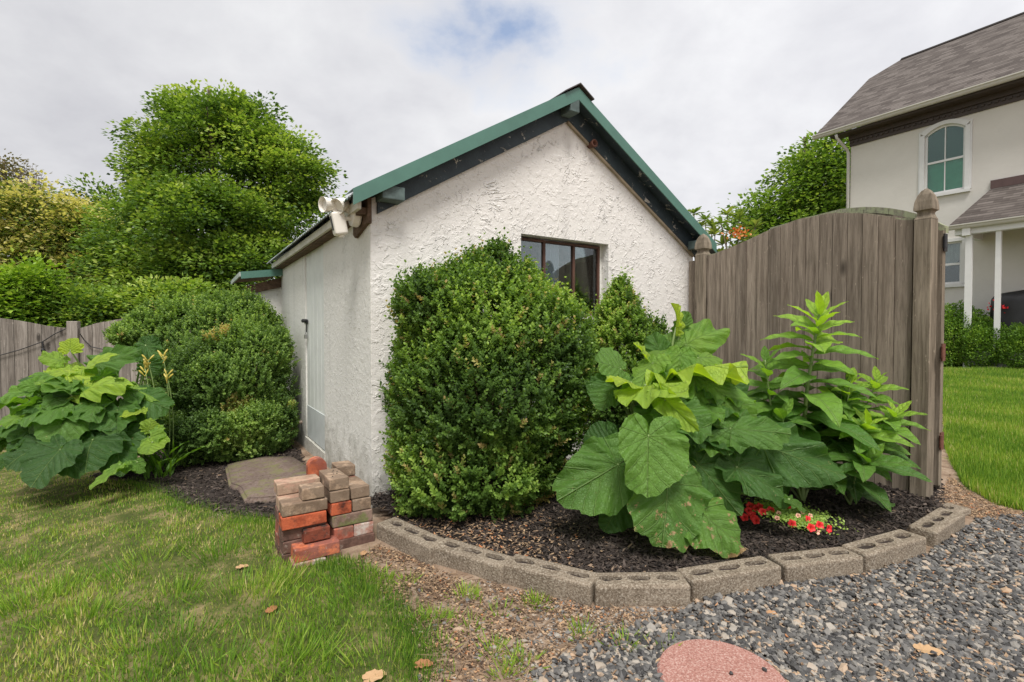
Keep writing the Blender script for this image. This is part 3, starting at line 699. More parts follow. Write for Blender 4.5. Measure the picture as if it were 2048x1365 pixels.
lr = MB(); lr.prism([S2.W(.0, .001, 1.60), S2.W(.36, .001, 1.50), S2.W(.36, .001, 1.60), S2.W(.0, .001, 1.71)], -d1*.04); lr.build('lean_to_beam', M['oldwood'], shed)
# floodlight camera under the eave
fl = empty('floodlight_camera', SL.W(.12, .05, 1.83), 'white twin floodlight with camera mounted under the shed eave', 'security light')
cyl = lambda prof, c, ax, n=24: lathe(prof, c, n, ax)
mb = MB(); V, Fs = cyl([(0, 0), (.070, 0), (.074, .01), (.070, .045), (.03, .053), (0, .053)], SL.W(.135, .035, 1.815), SL.ey); mb.add(V, Fs); mb.build('mount_plate', M['offwhite'], fl, smooth=False)
mb = MB(); V, Fs = cyl([(0, 0), (.052, 0), (.052, .03), (0, .03)], SL.W(.135, .002, 1.815), SL.ey); mb.add(V, Fs); mb.build('junction_box', plain('grey_box', (.25, .27, .26), .7), fl)
for (px, py, b_, axd, s) in ((690, 432, .15, (-.38, -.78, -.42), 1.0), (660, 428, .215, (-.62, -.74, -.12), 1.0)):
    c = SL.W(.13+(.02 if px < 680 else -.02), b_, 1.862); axd = np.array(axd); axd /= np.linalg.norm(axd)
    mb = MB(); V, Fs = cyl([(0, -.055), (.022, -.055), (.034, -.04), (.040, .0), (.047, .035), (.0475, .038), (.043, .036), (.036, .012), (0, .012)], c, axd); mb.add(V, Fs)
    h = mb.build('lamp_head', M['offwhite'], fl, smooth=False)
    mb = MB(); V, Fs = cyl([(0, 0), (.034, 0), (.034, .003), (0, .003)], c+axd*.013, axd); mb.add(V, Fs); mb.build('lens', plain('lamp_lens', (.72, .69, .62), .25, bstr=0), h)
    mb = MB(); mb.tube([c-axd*.05, SL.W(.135, .09, 1.83), SL.W(.135, .06, 1.82)], .014, 10); mb.build('arm', M['offwhite'], fl, smooth=True)
c = SL.W(.14, .155, 1.752); axc = np.array([-.80, -.52, -.2]); axc /= np.linalg.norm(axc)
V, Fs = rbox(.076, .08, .140, .018, 4); sdv = np.cross(axc, UP); sdv /= np.linalg.norm(sdv); upv = np.cross(sdv, axc)
mb = MB(); mb.add(V@np.stack([sdv, axc, upv], 1).T+c, Fs); cb = mb.build('camera_body', M['offwhite'], fl)
mb = MB(); V, Fs = rbox(.030, .004, .085, .0018, 1); mb.add(V@np.stack([sdv, axc, upv], 1).T+c+axc*.041+upv*.006, Fs); mb.build('camera_window', M['black'], cb)
mb = MB(); V, Fs = cyl([(0, 0), (.022, 0), (.018, .014), (0, .018)], c-upv*.068, -upv); mb.add(V, Fs); mb.build('sensor', M['offwhite'], cb)
mb = MB(); mb.tube([c+upv*.03-axc*.03, SL.W(.13, .07, 1.79)], .014, 10); mb.build('arm', M['offwhite'], fl, smooth=True)

# ================================================================ garden fence between shed and post
fd = (POSTR-FENL)[:2]; FL_ = np.linalg.norm(fd); fx = np.array([fd[0], fd[1], 0])/FL_; fn = np.array([-abs(fx[1]), -abs(fx[0]), 0])
if np.dot(fn, -FENL) < 0: fn = -fn
FE = Frame([FENL[0], FENL[1], 0], fx, fn)   # a from shed to the post, b towards the bed
def post(name, base, fr, h, s, label, capl=1.0):
    t = empty(name, base, label, 'fence post', None)
    R = np.stack([fr.ex, fr.ey, UP], 1)
    V, Fs = rbox(s, s, h+.3, .004, 1); mb = MB(); mb.add(V@R.T+base+UP*(h-.3)/2, Fs); mb.build('shaft', M['post'], t)
    # gothic cap: a waisted neck under a four-sided pointed head
    prof = [(.5, 0), (.5, .01), (.40, .045), (.36, .07), (.40, .09), (.54, .105), (.54, .135), (.50, .20), (.38, .27), (.22, .32), (.05, .345), (0, .348)]
    q = math.sqrt(2); V, Fs = lathe([(r*s*q*.98, z*capl*.56) for r, z in prof], base+UP*h, 4, (0, 0, 1), 0)
    ang = math.atan2(fr.ex[1], fr.ex[0])+math.pi/4; V0 = V-base; c_, s_ = math.cos(ang), math.sin(ang)
    V = np.stack([V0[:, 0]*c_-V0[:, 1]*s_, V0[:, 0]*s_+V0[:, 1]*c_, V0[:, 2]], 1)+base
    mb = MB(); mb.add(V, Fs); mb.build('finial', M['post'], t); return t
PR = FE.W(FL_, 0, gz(POSTR[0], POSTR[1])); zr = at(1845, 441, PR[1])[2]
postR = post('fence_post', PR, FE, zr, .092, 'tall weathered post with pointed cap at the near end of the board fence')
PL = FE.W(0, 0, 0); zl = at(1400, 512, PL[1])[2]
postL = post('fence_post', PL, FE, zl, .098, 'weathered post with pointed cap beside the shed corner')
fence = empty('board_fence', FE.W(FL_/2, 0, 0), 'arched grey weathered board fence between the shed and the tall post', 'fence')
pts = [(1428, 510), (1480, 490), (1540, 462), (1600, 440), (1660, 427), (1720, 427), (1780, 435), (1815, 441)]
ft = [FE.hit(x, y, .0) for x, y in pts]; fa = [q[0] for q in ft]; fz = [q[1] for q in ft]
def boards(mb, fr, a0, a1, n, topz, b, th, bot=.04, gap=.004, jit=.004):
    w = (a1-a0)/n
    for k in range(n):
        p, q = a0+k*w+gap/2, a0+(k+1)*w-gap/2; dj = RS.uniform(-jit, jit); zj = RS.uniform(-.004, .004)
        aa = np.linspace(p, q, 4); zt = [topz(x)+zj for x in aa]; bt = bot+RS.uniform(-.015, .015)
        poly = [fr.W(p, b+dj, bt), fr.W(q, b+dj, bt)]+[fr.W(x, b+dj, z) for x, z in zip(aa[::-1], zt[::-1])]
        mb.prism(poly, -fr.ey*th)
ftop = lambda a: float(np.interp(a, fa, fz))
mb = MB(); boards(mb, FE, .058, FL_-.058, 16, ftop, .02, .018, .04); mb.build('boards', M['fence'], fence)
mb = MB(); aa = np.linspace(.06, FL_-.06, 24)
for p, q in zip(aa[:-1], aa[1:]): mb.prism([FE.W(p, .012, ftop(p)-.03), FE.W(q-.002, .012, ftop(q)-.03), FE.W(q-.002, .012, ftop(q)+.006), FE.W(p, .012, ftop(p)+.006)], -FE.ey*.075)
mb.build('top_cap', M['moss'], fence)
mb = MB(); mb.fbox(FE, -.165, -.060, -.035, -.012, -.1, zl-.03); mb.build('end_board', M['fence'], fence)
mb = MB()
for z in (.35, 1.35): mb = MB(); mb.fbox(FE, .055, FL_-.055, -.045, .0, z-.045, z+.045); mb.build('rail', M['fence'], fence)
# gate folded open behind the fence, hinged on the tall post
gate = empty('open_gate', FE.W(FL_+.05, -.17, 0), 'arched board gate folded open behind the fence, seen edge on', 'gate')
gb = -.175; gt = [FE.hit(x, y, gb) for x, y in ((1500, 470), (1640, 432), (1685, 421), (1740, 417), (1790, 421), (1830, 430), (1870, 446), (1893, 457))]
ga = [q[0] for q in gt]; gzv = [q[1] for q in gt]; gtop = lambda a: float(np.interp(a, ga, gzv))
g1 = FE.hit(1888, 600, gb)[0]; g0 = g1-1.15
mb = MB(); boards(mb, FE, g0, g1, 12, gtop, gb, .02, .10); mb.build('boards', M['fence'], gate)
mb = MB(); aa = np.linspace(g0, g1, 16)
for p, q in zip(aa[:-1], aa[1:]): mb.prism([FE.W(p, gb+.004, gtop(p)-.03), FE.W(q-.002, gb+.004, gtop(q)-.03), FE.W(q-.002, gb+.004, gtop(q)+.012), FE.W(p, gb+.004, gtop(p)+.012)], -FE.ey*.06)
mb.build('top_cap', M['moss'], gate)
mb = MB(); mb.fbox(FE, g1-.055, g1+.002, gb+.003, gb+.04, .12, gtop(g1)-.02); mb.build('stile', M['post'], gate)
mb = MB()
for z in (.35, 1.05, 1.6): mb = MB(); mb.fbox(FE, g0, g1-.06, gb-.06, gb-.021, z-.045, z+.045); mb.build('rail', M['fence'], gate)
for py in (487, 705, 882):
    z = FE.hit(1885, py, gb)[1]; mb = MB()
    mb.fbox(FE, g1+.003, g1+.009, gb-.012, gb+.035, z-.055, z+.055); V, Fs = lathe([(0, 0), (.010, 0), (.010, .075), (0, .075)], FE.W(g1+.012, gb+.04, z-.037), 10); mb.add(V, Fs); mb.build('hinge', M['rust'] if py > 600 else M['black'], gate)

# ================================================================ left boundary fence
LF0 = at(-20, 885, 6.3)[:2]; LF1 = at(420, 880, 7.2)[:2]; lx = np.array([*(LF1-LF0), 0]); LL = np.linalg.norm(lx); lx /= LL
LF = Frame([LF0[0], LF0[1], 0], lx, np.array([lx[1], -lx[0], 0]))
pa_ = LF.hit(148, 700)[0]
lt = [LF.hit(x, y) for x, y in ((-60, 634), (0, 637), (40, 642), (90, 652), (135, 657), (160, 657), (190, 648), (240, 638), (300, 630), (340, 631), (420, 640))]
ltop = lambda a: float(np.interp(a, [q[0] for q in lt], [q[1] for q in lt]))
lb = LF.hit(40, 889)[1]
for (a0, a1, n, lab) in ((-4.5, pa_-.06, None, 'grey board fence with sagging top left of its square post'), (pa_+.06, LL+.3, None, 'grey board fence rising behind the left shrub from its square post')):
    f = empty('board_fence', LF.W((a0+a1)/2, 0, lb), lab, 'fence'); n = int(round((a1-a0)/.135))
    mb = MB(); boards(mb, LF, a0, a1, n, ltop, .0, .018, lb, .005, .003); mb.build('boards', M['fenceL'], f)
    mb = MB()
    for z in (lb+.3, lb+1.2): mb = MB(); mb.fbox(LF, a0, a1, -.06, -.0195, z-.045, z+.045); mb.build('rail', M['fenceL'], f)
zt = LF.hit(148, 643)[1]
mb = MB(); V, Fs = rbox(.115, .11, zt-lb+.3, .005, 1); mb.add(V@np.stack([LF.ex, LF.ey, UP], 1).T+LF.W(pa_, .0, (zt+lb-.3)/2), Fs)
tag(mb.build('fence_post', M['fenceL'], None, LF.W(pa_, 0, lb)), 'flat topped square grey post between the two sections of the left fence', 'fence post')
cab = MB(); 
def lp(x, y, b=.03): a, z = LF.hit(x, y, b); return LF.W(a, b, z)
cab.tube([lp(-40, 722), lp(0, 711), (lp(40, 700)), lp(85, 684), lp(110, 668), lp(134, 657)], .006, 6)
cab.tube([lp(160, 668, .07), lp(168, 680), lp(182, 694), lp(210, 700)], .006, 6)
cab.tube([lp(85, 684), lp(86, 696)], .010, 6)
co = tag(cab.build('light_string', M['black'], None, lp(85, 684)), 'black light string cable looped across the left board fence', 'string lights')
mb = MB(); V, Fs = lathe([(0, 0), (.018, .0), (.022, .03), (.014, .05), (0, .055)], lp(86, 697)-UP*.05, 10); mb.add(V, Fs); mb.build('bulb', M['black'], co)

# ================================================================ edging blocks
R_ends = [((752, 1078), (860, 1133), 'first concrete edging block beside the shed corner, left end buried in leaves'),
          ((860, 1126), (1004, 1172), 'second concrete edging block, under the front of the round boxwood'),
          ((1004, 1166), (1182, 1214), 'third concrete edging block from the shed corner, stained brown at one end'),
          ((1189, 1214), (1383, 1213), 'fourth concrete edging block, nearest to the camera and squarely facing it'),
          ((1385, 1206), (1566, 1173), 'fifth concrete edging block, just right of the foremost block'),
          ((1570, 1170), (1730, 1150), 'sixth concrete edging block, in front of the red flowers'),
          ((1732, 1149), (1856, 1110), 'seventh concrete edging block, with wide open slots'),
          ((1860, 1106), (1941, 1048), 'eighth concrete edging block, at the right bend of the bed'),
          ((1900, 1042), (1945, 1030), 'last concrete edging block, half sunk beside the gravel at the right')]
M['dirt'] = plain('slot_dirt', (.035, .025, .02), 1, var=.4, bstr=.8)
for k, (p, q, lab) in enumerate(R_ends):
    a = gnd(*p); b = gnd(*q); v = (b-a); v[2] = 0; Lb = np.linalg.norm(v); v /= Lb; nrm = np.array([-v[1], v[0], 0])
    if nrm[1] < 0: nrm = -nrm
    Lb = min(Lb, .47)-.006; D = .122; HH = .20; top = .086+RS.uniform(-.006, .006)
    if k == 8: top = .04; Lb = .22; 
    bm = bmesh.new()
    # top face with three oval slots, extruded down
    nseg = 3; out = [(-Lb/2, -D/2), (Lb/2, -D/2), (Lb/2, D/2), (-Lb/2, D/2)]
    slots = []
    for j in range(3 if Lb > .25 else 1):
        cx_ = (-.31+.31*j)*Lb if Lb > .25 else 0; sl, sw = .125*Lb, .021
        slots.append([(cx_+sl*math.copysign(abs(math.cos(t))**.6, math.cos(t)), sw*math.sin(t)*RS.uniform(.75, 1.2)) for t in np.linspace(0, 2*math.pi, 14)[:-1]])
    loops = [[Vector((x, y, 0)) for x, y in l] for l in [out]+slots]
    tris = geometry.tessellate_polygon(loops); pl_ = [q_ for l in loops for q_ in l]
    vs = [bm.verts.new(q_) for q_ in pl_]
    for t in tris:
        try: f = bm.faces.new([vs[i] for i in t])
        except ValueError: pass
    bmesh.ops.recalc_face_normals(bm, faces=bm.faces[:])
    base = vs[:4]; lowv = [bm.verts.new((v_.co.x, v_.co.y, -HH)) for v_ in base]
    for i in range(4): bm.faces.new([base[i], base[(i+1) % 4], lowv[(i+1) % 4], lowv[i]])
    kk = 4
    for l in slots:
        m = len(l); lo = [bm.verts.new((x*.96+0, y, -.05)) for x, y in l]
        for i in range(m): bm.faces.new([vs[kk+(i+1) % m], vs[kk+i], lo[i], lo[(i+1) % m]])
        bm.faces.new(lo); kk += m
    ed = [e_ for e_ in bm.edges if (e_.verts[0] in base and e_.verts[1] in base) or ((e_.verts[0] in base) != (e_.verts[1] in base) and (e_.verts[0] in lowv or e_.verts[1] in lowv))]
    bmesh.ops.recalc_face_normals(bm, faces=bm.faces[:])
    bmesh.ops.bevel(bm, geom=ed, offset=.012, segments=3, affect='EDGES', profile=.5)
    V = np.array([v_.co[:] for v_ in bm.verts]); Fs = [[v_.index for v_ in f.verts] for f in bm.faces]; bm.free()
    V = V+.0028*np.stack([fnoise(V, 12, 11+k), fnoise(V, 12, 31+k), fnoise(V, 12, 51+k)], 1)
    c = (a+b)/2+nrm*D/2; c[2] = float(gz(c[0], c[1]))+top
    mb = MB(); mb.add(V@np.stack([v, nrm, UP], 1).T+c, Fs)
    o = tag(mb.build('edging_block', M['block'], None, c-UP*top), lab, 'concrete block', 'concrete blocks edging the planting bed')
    dm_ = MB()                                   # earth and crumbs filling the slots
    for l in slots:
        m = len(l); P3 = [c+v*(x*.97)+nrm*(y*.97)+UP*(-.014+RS.uniform(-.004, .004)) for x, y in l]; dm_.add(P3+[np.mean(P3, 0)-UP*.012], [np.array([[i, (i+1) % m, m] for i in range(m)])])
    dm_.build('slot_soil', M['dirt'], o)

# ================================================================ brick pile
R0 = gnd(668, 1103); O = np.array([R0[0], R0[1], 0])
BF = Frame(O, d2, -d1)
bmats = {'beige': brickmat('beige_brick', (.30, .20, .135), (.47, .345, .245), (.22, .16, .115), .25), 'pink': brickmat('pink_brick', (.42, .25, .18), (.52, .34, .25), (.42, .31, .22)),
         'orange': brickmat('orange_brick', (.50, .125, .055), (.60, .20, .10), (.26, .10, .08), .6), 'red': brickmat('red_brick', (.33, .085, .055), (.42, .15, .10), (.22, .13, .10), .6),
         'burnt': brickmat('burnt_brick', (.42, .09, .04), (.50, .13, .06), (.035, .022, .02), 1.3), 'black': brickmat('black_brick', (.03, .022, .02), (.08, .05, .04), (.22, .06, .035), .3),
         'dark': brickmat('dark_brick', (.12, .07, .055), (.20, .115, .09)), 'moss': brickmat('mossy_brick', (.20, .13, .10), (.30, .21, .17), (.15, .17, .06), .9), 'white': brickmat('limed_brick', (.34, .15, .11), (.42, .24, .19), (.52, .47, .42), .8)}
BL, BW, BH = .205, .098, .060
def brick(a, b, z, o, mat, label, rz=0, ln=None, top=False):
    """o 's' long side along the wall of the pile, 'h' end on; a,b,z = front left bottom corner"""
    L_ = ln or BL; ex_, ey_ = (L_, BW) if o == 's' else (BW, L_)
    V, Fs = rbox(ex_, ey_, BH-.0015, .006, 3); V = V.copy()
    V += .0026*np.stack([fnoise(V+a*9+z*5, 9, 3), fnoise(V+b*7+z*3, 9, 4), fnoise(V+z*11, 9, 5)], 1)
    if rz: c_, s_ = math.cos(rz), math.sin(rz); V = np.stack([V[:, 0]*c_-V[:, 1]*s_, V[:, 0]*s_+V[:, 1]*c_, V[:, 2]], 1)
    c = BF.W(a+ex_/2, 0, z+BH/2)+d1*(b+ey_/2)
    mb = MB(); mb.add(V@np.stack([d2, d1, UP], 1).T+c, Fs)
    return tag(mb.build('brick', bmats[mat], None, c-UP*BH/2), label, 'brick', 'old bricks stacked beside the shed corner')
h = BH+.001; zb_ = -.012
# right column
brick(.0, .0, zb_, 's', 'dark', 'dark red brick lying lengthwise at the bottom front of the right stack')
brick(.0, .105, zb_, 's', 'dark', 'dark brick hidden at the bottom rear of the right stack')
brick(.0, .0, zb_+h, 'h', 'red', 'red brick end on in the second layer, left, right stack', .02)
brick(.104, .005, zb_+h, 'h', 'white', 'lime streaked red brick end on in the second layer, right, right stack', -.02)
brick(-.005, .01, zb_+2*h, 's', 'moss', 'mossy brick lying lengthwise in the third layer of the right stack')
brick(-.0, .115, zb_+2*h, 's', 'dark', 'dark brick at the rear of the third layer of the right stack')
brick(-.01, .012, zb_+3*h, 'h', 'burnt', 'bright red brick end on below the beige ones, left side of the right stack', .03)
brick(.094, .02, zb_+3*h, 'h', 'beige', 'beige brick end on in the fourth layer, right side of the right stack', .03)
brick(-.014, .02, zb_+4*h, 'h', 'beige', 'beige brick end on directly under the top pitted brick of the right stack', .03)
brick(.088, .028, zb_+4*h, 'h', 'beige', 'broad smooth beige brick on the right shoulder of the right stack', .04)
top = brick(-.018, .028, zb_+5*h, 'h', 'beige', 'topmost beige brick of the right stack with small dark pits', .04)
brick(.08, .24, zb_+4*h, 'h', 'red', 'red brick behind the right stack, under the rear beige brick', .05, .12)
brick(.075, .24, zb_+5*h, 'h', 'beige', 'small beige brick at the rear of the right stack against the shed wall', .05, .12)
for k in range(4): brick(.03, .235, zb_+k*h, 's', 'dark', ['dark brick bottom rear of the right stack by the wall', 'dark brick second rear layer by the wall', 'dark brick third rear layer by the wall', 'dark brick fourth rear layer by the wall'][k])
# left column
brick(-0.205, -.085, zb_-.03, 's', 'white', 'whitish red brick half sunk in the grass at the foot of the left stack', 0, .15)
brick(-0.050, -.075, zb_-.025, 's', 'dark', 'dull brick half sunk between the two stacks', 0, .07)
brick(-0.195, -.075, zb_+.028, 's', 'orange', 'long orange brick jutting out at the foot of the left stack', .01)
brick(-0.125, -.07, zb_+.028+h, 's', 'black', 'short soot black brick resting on the jutting orange brick', .0, .115) if False else None
brick(-0.232, .02, zb_-.02, 's', 'dark', 'dark brick at the base of the left stack behind the jutting one')
brick(-0.232, .02, zb_+h-.02, 's', 'dark', 'dark brick in the second layer of the left stack')
brick(-0.145, -.03, zb_+.03+h, 's', 'black', 'short soot black brick resting on the jutting orange brick', .03, .12)
brick(-0.237, .02, zb_+2*h-.02, 's', 'dark', 'brown black brick of the left stack, left of the soot black one', 0)
brick(-0.237, .0, zb_+3*h-.02, 's', 'burnt', 'orange and black mottled long brick in the middle of the left stack', .0)
brick(-0.262, .02, zb_+2.6*h, 'h', 'red', 'red brick end sticking out at the left of the left stack', 0) if False else None
brick(-0.234, .005, zb_+4*h-.02, 's', 'beige', 'long beige brick across the front of the left stack')
for k in range(4): brick(-0.237, .125, zb_+k*h-.02, 's', ['dark', 'red', 'red', 'dark'][k], ['brick bottom rear of the left stack', 'red brick second layer rear of the left stack', 'red brick third layer rear of the left stack', 'brick fourth layer rear of the left stack'][k])
brick(-0.234, .11, zb_+4*h-.02, 's', 'pink', 'pinkish brick behind the long beige one on the left stack')
brick(-0.145, .008, zb_+5*h-.02, 's', 'beige', 'short thick beige brick on top front of the left stack', -.02, .105)
brick(-0.234, .16, zb_+5*h-.02, 's', 'pink', 'long pink topped brick across the back of the left stack', .03)
# round-ended brick standing upright behind
n = 14; pr = [(-.048, 0), (.048, 0)]+[(.048*math.cos(t), .15+.045*math.sin(t)) for t in np.linspace(0, math.pi, n)]
bp = gnd(676, 1000); cz = .27
c = BF.W(.0, 0, 0)+d1*.26; mb = MB(); mb.prism([c+d2*(x-.02)+UP*(z+.215) for x, z in pr], d1*.055)
tag(mb.build('brick', bmats['orange'], None, c), 'orange brick with a rounded end standing upright behind the stacks', 'brick', 'old bricks stacked beside the shed corner')
mb = MB()
for x, y in ((.02, .05), (.035, .09), (.05, .085), (.04, .13), (.06, .12), (.05, .16)):
    p = BF.W(-.018+x+.012, 0, zb_+6*h-.0005)+d1*(.028+y); V, Fs = lathe([(0, 0), (.0035, 0), (.0035, .0015), (0, .0015)], p, 8); mb.add(V, Fs)
mb.build('pits', M['black'], top)

# ================================================================ stone step
sp_ = [gnd(*p, .04) for p in ((452, 930), (560, 912), (592, 912), (612, 925), (640, 955), (560, 990), (478, 998), (470, 985), (452, 950))]
sp_ = [gnd(450, 930, .05), gnd(520, 914, .05), gnd(585, 910, .05), gnd(634, 944, .05), gnd(640, 960, .05), gnd(555, 992, .05), gnd(490, 996, .05), gnd(478, 974, .05), gnd(458, 965, .05)]
bm = bmesh.new(); vs = [bm.verts.new(Vector(p)) for p in sp_]; f = bm.faces.new(vs)
if f.normal.z < 0: f.normal_flip()
r = bmesh.ops.extrude_face_region(bm, geom=[f]); 
for v_ in [g for g in r['geom'] if isinstance(g, bmesh.types.BMVert)]: v_.co.z -= .14
bmesh.ops.recalc_face_normals(bm, faces=bm.faces[:])
bmesh.ops.bevel(bm, geom=bm.edges[:], offset=.016, segments=3, affect='EDGES')
bmesh.ops.triangulate(bm, faces=[f for f in bm.faces if len(f.verts) > 4]); bmesh.ops.subdivide_edges(bm, edges=bm.edges[:], cuts=3, use_grid_fill=True)
V = np.array([v_.co[:] for v_ in bm.verts]); V[:, 2] += .006*fnoise(V, 3, 8)+.003*fnoise(V, 9, 9); Fs = [[v_.index for v_ in f.verts] for f in bm.faces]; bm.free()
mb = MB(); mb.add(V, Fs); tag(mb.build('step_stone', M['slab'], None, V.mean(0), smooth=True), 'large flat brown stone slab with moss before the shed door', 'stone slab')
# ================================================================ red stepping disc
c = np.array([DISC[0], DISC[1], float(gz(*DISC))]); mb = MB(); V, Fs = lathe([(0, -.04), (DR, -.04), (DR, .012), (DR-.008, .02), (DR*.5, .021), (0, .021)], c, 96); mb.add(V, Fs)
tag(mb.build('stepping_stone', M['disc'], None, c), 'round brick red stepping stone in the gravel', 'stepping stone')
for (px, py, s, lab) in ((1462, 1350, .022, 'dark pebble lying nearest the middle of the red stepping stone'), (1529, 1342, .019, 'dark pebble lying near the right rim of the red stepping stone')):
    p = gnd(px, py, .021); V, Fs, T_ = stones(p[None, :2], np.array([p[2]+s*.25]), np.array([s]), np.array([.05]), .8)
    tag(mesh('pebble', V, Fs, M['gravel'], None, p, t=T_), lab, 'stone', 'pebbles on the stepping stone')
# ================================================================ the house on the right
D0 = at(1900, 660, 14.5); D0[2] = 0
HC = D0+d1*2.65
HF = Frame(HC, -d1, -d2)          # a runs along the facade towards the camera, b out of it
wallm = newmat('house_stucco'); m_, nt_, b_, _ = wallm; v_ = coord(nt_)
setc(nt_, b_.inputs['Base Color'], ramp(nt_, noise(nt_, v_, .9, 6, .65), [(.3, (.68, .65, .60)), (.7, (.75, .72, .67))])); b_.inputs['Roughness'].default_value = .9
bump(nt_, b_, noise(nt_, v_, 7, 7, .7), .35, .02); M['house'] = m_
M['brown'] = plain('brown_trim', (.060, .042, .032), .5, var=.15, bstr=.1)
M['gutter'] = plain('cream_gutter', (.55, .53, .48), .45, var=.05, bstr=.03)
M['porchbrown'] = plain('flashing', (.11, .065, .06), .5)
SC = [(0.25, (.075, .062, .056)), (.5, (.120, .102, .092)), (.75, (.175, .152, .138))]
M['shingle'] = shingle('shingles', .14, 1, SC)
a_c, z_w = HF.hit(1697, 278)
house = empty('house', HC, 'two storey cream stucco house with brown shingle roof behind the hedge', 'house')
LH = 18.0
GO = .62                                             # gutter stand-off from the wall
ge0 = HF.hit(1627, 272, GO); gzz = ge0[1]            # top left end of the gutter
uw = [HF.hit(1850, 300)[0], HF.hit(1931, 300)[0]]; uz0 = HF.hit(1895, 384)[1]; uz1 = HF.hit(1895, 247)[1]
lw = [HF.hit(1860, 520)[0], HF.hit(1924, 520)[0]]; lz0 = HF.hit(1905, 568)[1]; lz1 = HF.hit(1905, 484)[1]
aw = np.linspace(uw[0], uw[1], 13); arch = [(x, uz1-.02-.20*((x-(uw[0]+uw[1])/2)/((uw[1]-uw[0])/2))**2) for x in aw[::-1]]
hole1 = [(uw[0], uz0), (uw[1], uz0)]+arch; hole2 = [(lw[0], lz0), (lw[1], lz0), (lw[1], lz1), (lw[0], lz1)]
ZW = gzz-.02
wall_hole(HF, [(0, -.3), (LH, -.3), (LH, ZW), (0, ZW)], [hole1, hole2], .14, 'front_wall', M['house'], house)
DEP = 7.5
mb = MB(); mb.prism([HF.W(-.0, -.003, -.3), HF.W(0, -DEP, -.3), HF.W(0, -DEP, ZW), HF.W(0, -.003, ZW)], -d1*.15)
mb.fbox(HF, .0, LH, -DEP-.15, -DEP, -.3, ZW)
mb.build('end_walls', M['house'], house)
# windows
def hwindow(a0, a1, z0, z1, hole, archd, lower_blind, lab=None):
    f = MB(); ft_ = .10; bb = .004
    if archd:
        top = [(x, z) for x, z in hole[2:]]; cxm = (a0+a1)/2
        outer = [(cxm+(x-cxm)*1.24, z+.11-(.10 if 0 else 0)) for x, z in top]
        poly_in = top; n = len(top)
        for i in range(n-1):
            f.prism([HF.W(top[i][0], bb, top[i][1]), HF.W(top[i+1][0], bb, top[i+1][1]), HF.W(outer[i+1][0], bb, outer[i+1][1]), HF.W(outer[i][0], bb, outer[i][1])], HF.ey*.05)
        zs = top[0][1]
        f.fbox(HF, a0-.11, a0-.001, bb, bb+.05, z0-.02, zs+.02); f.fbox(HF, a1+.001, a1+.11, bb, bb+.05, z0-.02, zs+.02)
        f.fbox(HF, a0-.145, a0-.10, bb, bb+.03, z0-.02, zs+.14); f.fbox(HF, a1+.10, a1+.145, bb, bb+.03, z0-.02, zs+.14)
    else:
        f.fbox(HF, a0-.09, a0-.001, bb, bb+.04, z0, z1); f.fbox(HF, a1+.001, a1+.09, bb, bb+.04, z0, z1); f.fbox(HF, a0-.09, a1+.09, bb, bb+.042, z1+.001, z1+.09)
    f.fbox(HF, a0-.13, a1+.13, bb, bb+.08, z0-.10, z0-.021)
    fo = f.build('window', M['white'], house)
    s = MB(); t = .055; zm = z0+(z1-z0)*.47; d0 = -.075
    s.fbox(HF, a0+.001, a0+t, d0, d0+.05, z0+.001, z1-(.16 if archd else .03)); s.fbox(HF, a1-t, a1-.001, d0, d0+.05, z0+.001, z1-(.16 if archd else .03))
    s.fbox(HF, a0+t, a1-t, d0, d0+.05, z0+.001, z0+t); s.fbox(HF, a0+t, a1-t, d0, d0+.055, zm-.03, zm+.03)
    cm = (a0+a1)/2
    if archd:
        s.fbox(HF, cm-.012, cm+.012, d0+.01, d0+.045, z0+t, zm-.03); s.fbox(HF, cm-.012, cm+.012, d0+.01, d0+.045, zm+.03, z1-.06)
        top = hole[2:]
        for i in range(len(top)-1):
            p, q = top[i], top[i+1]; s.prism([HF.W(p[0], d0, p[1]-.002), HF.W(q[0], d0, q[1]-.002), HF.W(q[0], d0, q[1]-.06), HF.W(p[0], d0, p[1]-.06)], HF.ey*.05)
    else: s.fbox(HF, a0+.001, a1-.001, d0, d0+.05, z1-.05, z1-.001)
    s.build('sash', M['white'], fo)
    g = MB()
    g.prism([HF.W(x, d0+.018, z) for x, z in hole], -HF.ey*.003)
    g.build('pane', M['hglass'] if archd else M['glass'], fo)
    # blinds / curtain behind the pane
    if archd:
        b = MB(); k = 0
        for z in np.arange(z0+.02, zm+.02, .038): b.box(HF.W(cm, -.19, z), (a1-a0, .002, .034), HF.ex, HF.ey, UP+HF.ey*.3)
        b.build('blind', plain('blind', (.70, .80, .74), .6, bstr=0), fo)
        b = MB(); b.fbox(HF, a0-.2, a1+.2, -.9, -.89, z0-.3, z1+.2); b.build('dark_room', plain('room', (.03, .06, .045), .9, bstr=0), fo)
    else:
        n = 30; xs = np.linspace(a0, a1, n); top = np.full(n, z1-.05); low = z1-.05-(.35+.35*np.abs(np.sin(np.linspace(.3, 3.0, n))))*(z1-z0)*.75
        V = np.array([HF.W(x, -.17+.02*math.sin(x*60), z) for x, z in zip(xs, top)]+[HF.W(x, -.17+.02*math.sin(x*60), z) for x, z in zip(xs, low)]); i = np.arange(n-1)
        mesh('valance', V, np.stack([i, i+1, i+n+1, i+n], 1), plain('lace', (.62, .62, .58), .9, bstr=0), fo)
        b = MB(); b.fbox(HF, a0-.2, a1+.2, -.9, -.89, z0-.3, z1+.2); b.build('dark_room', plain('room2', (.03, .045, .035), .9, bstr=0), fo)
    return fo
M['hglass'] = glass('green_glass', (.5, .82, .70), .05)
hwindow(uw[0], uw[1], uz0, uz1, hole1, True, True)
hwindow(lw[0], lw[1], lz0, lz1, hole2, False, False)
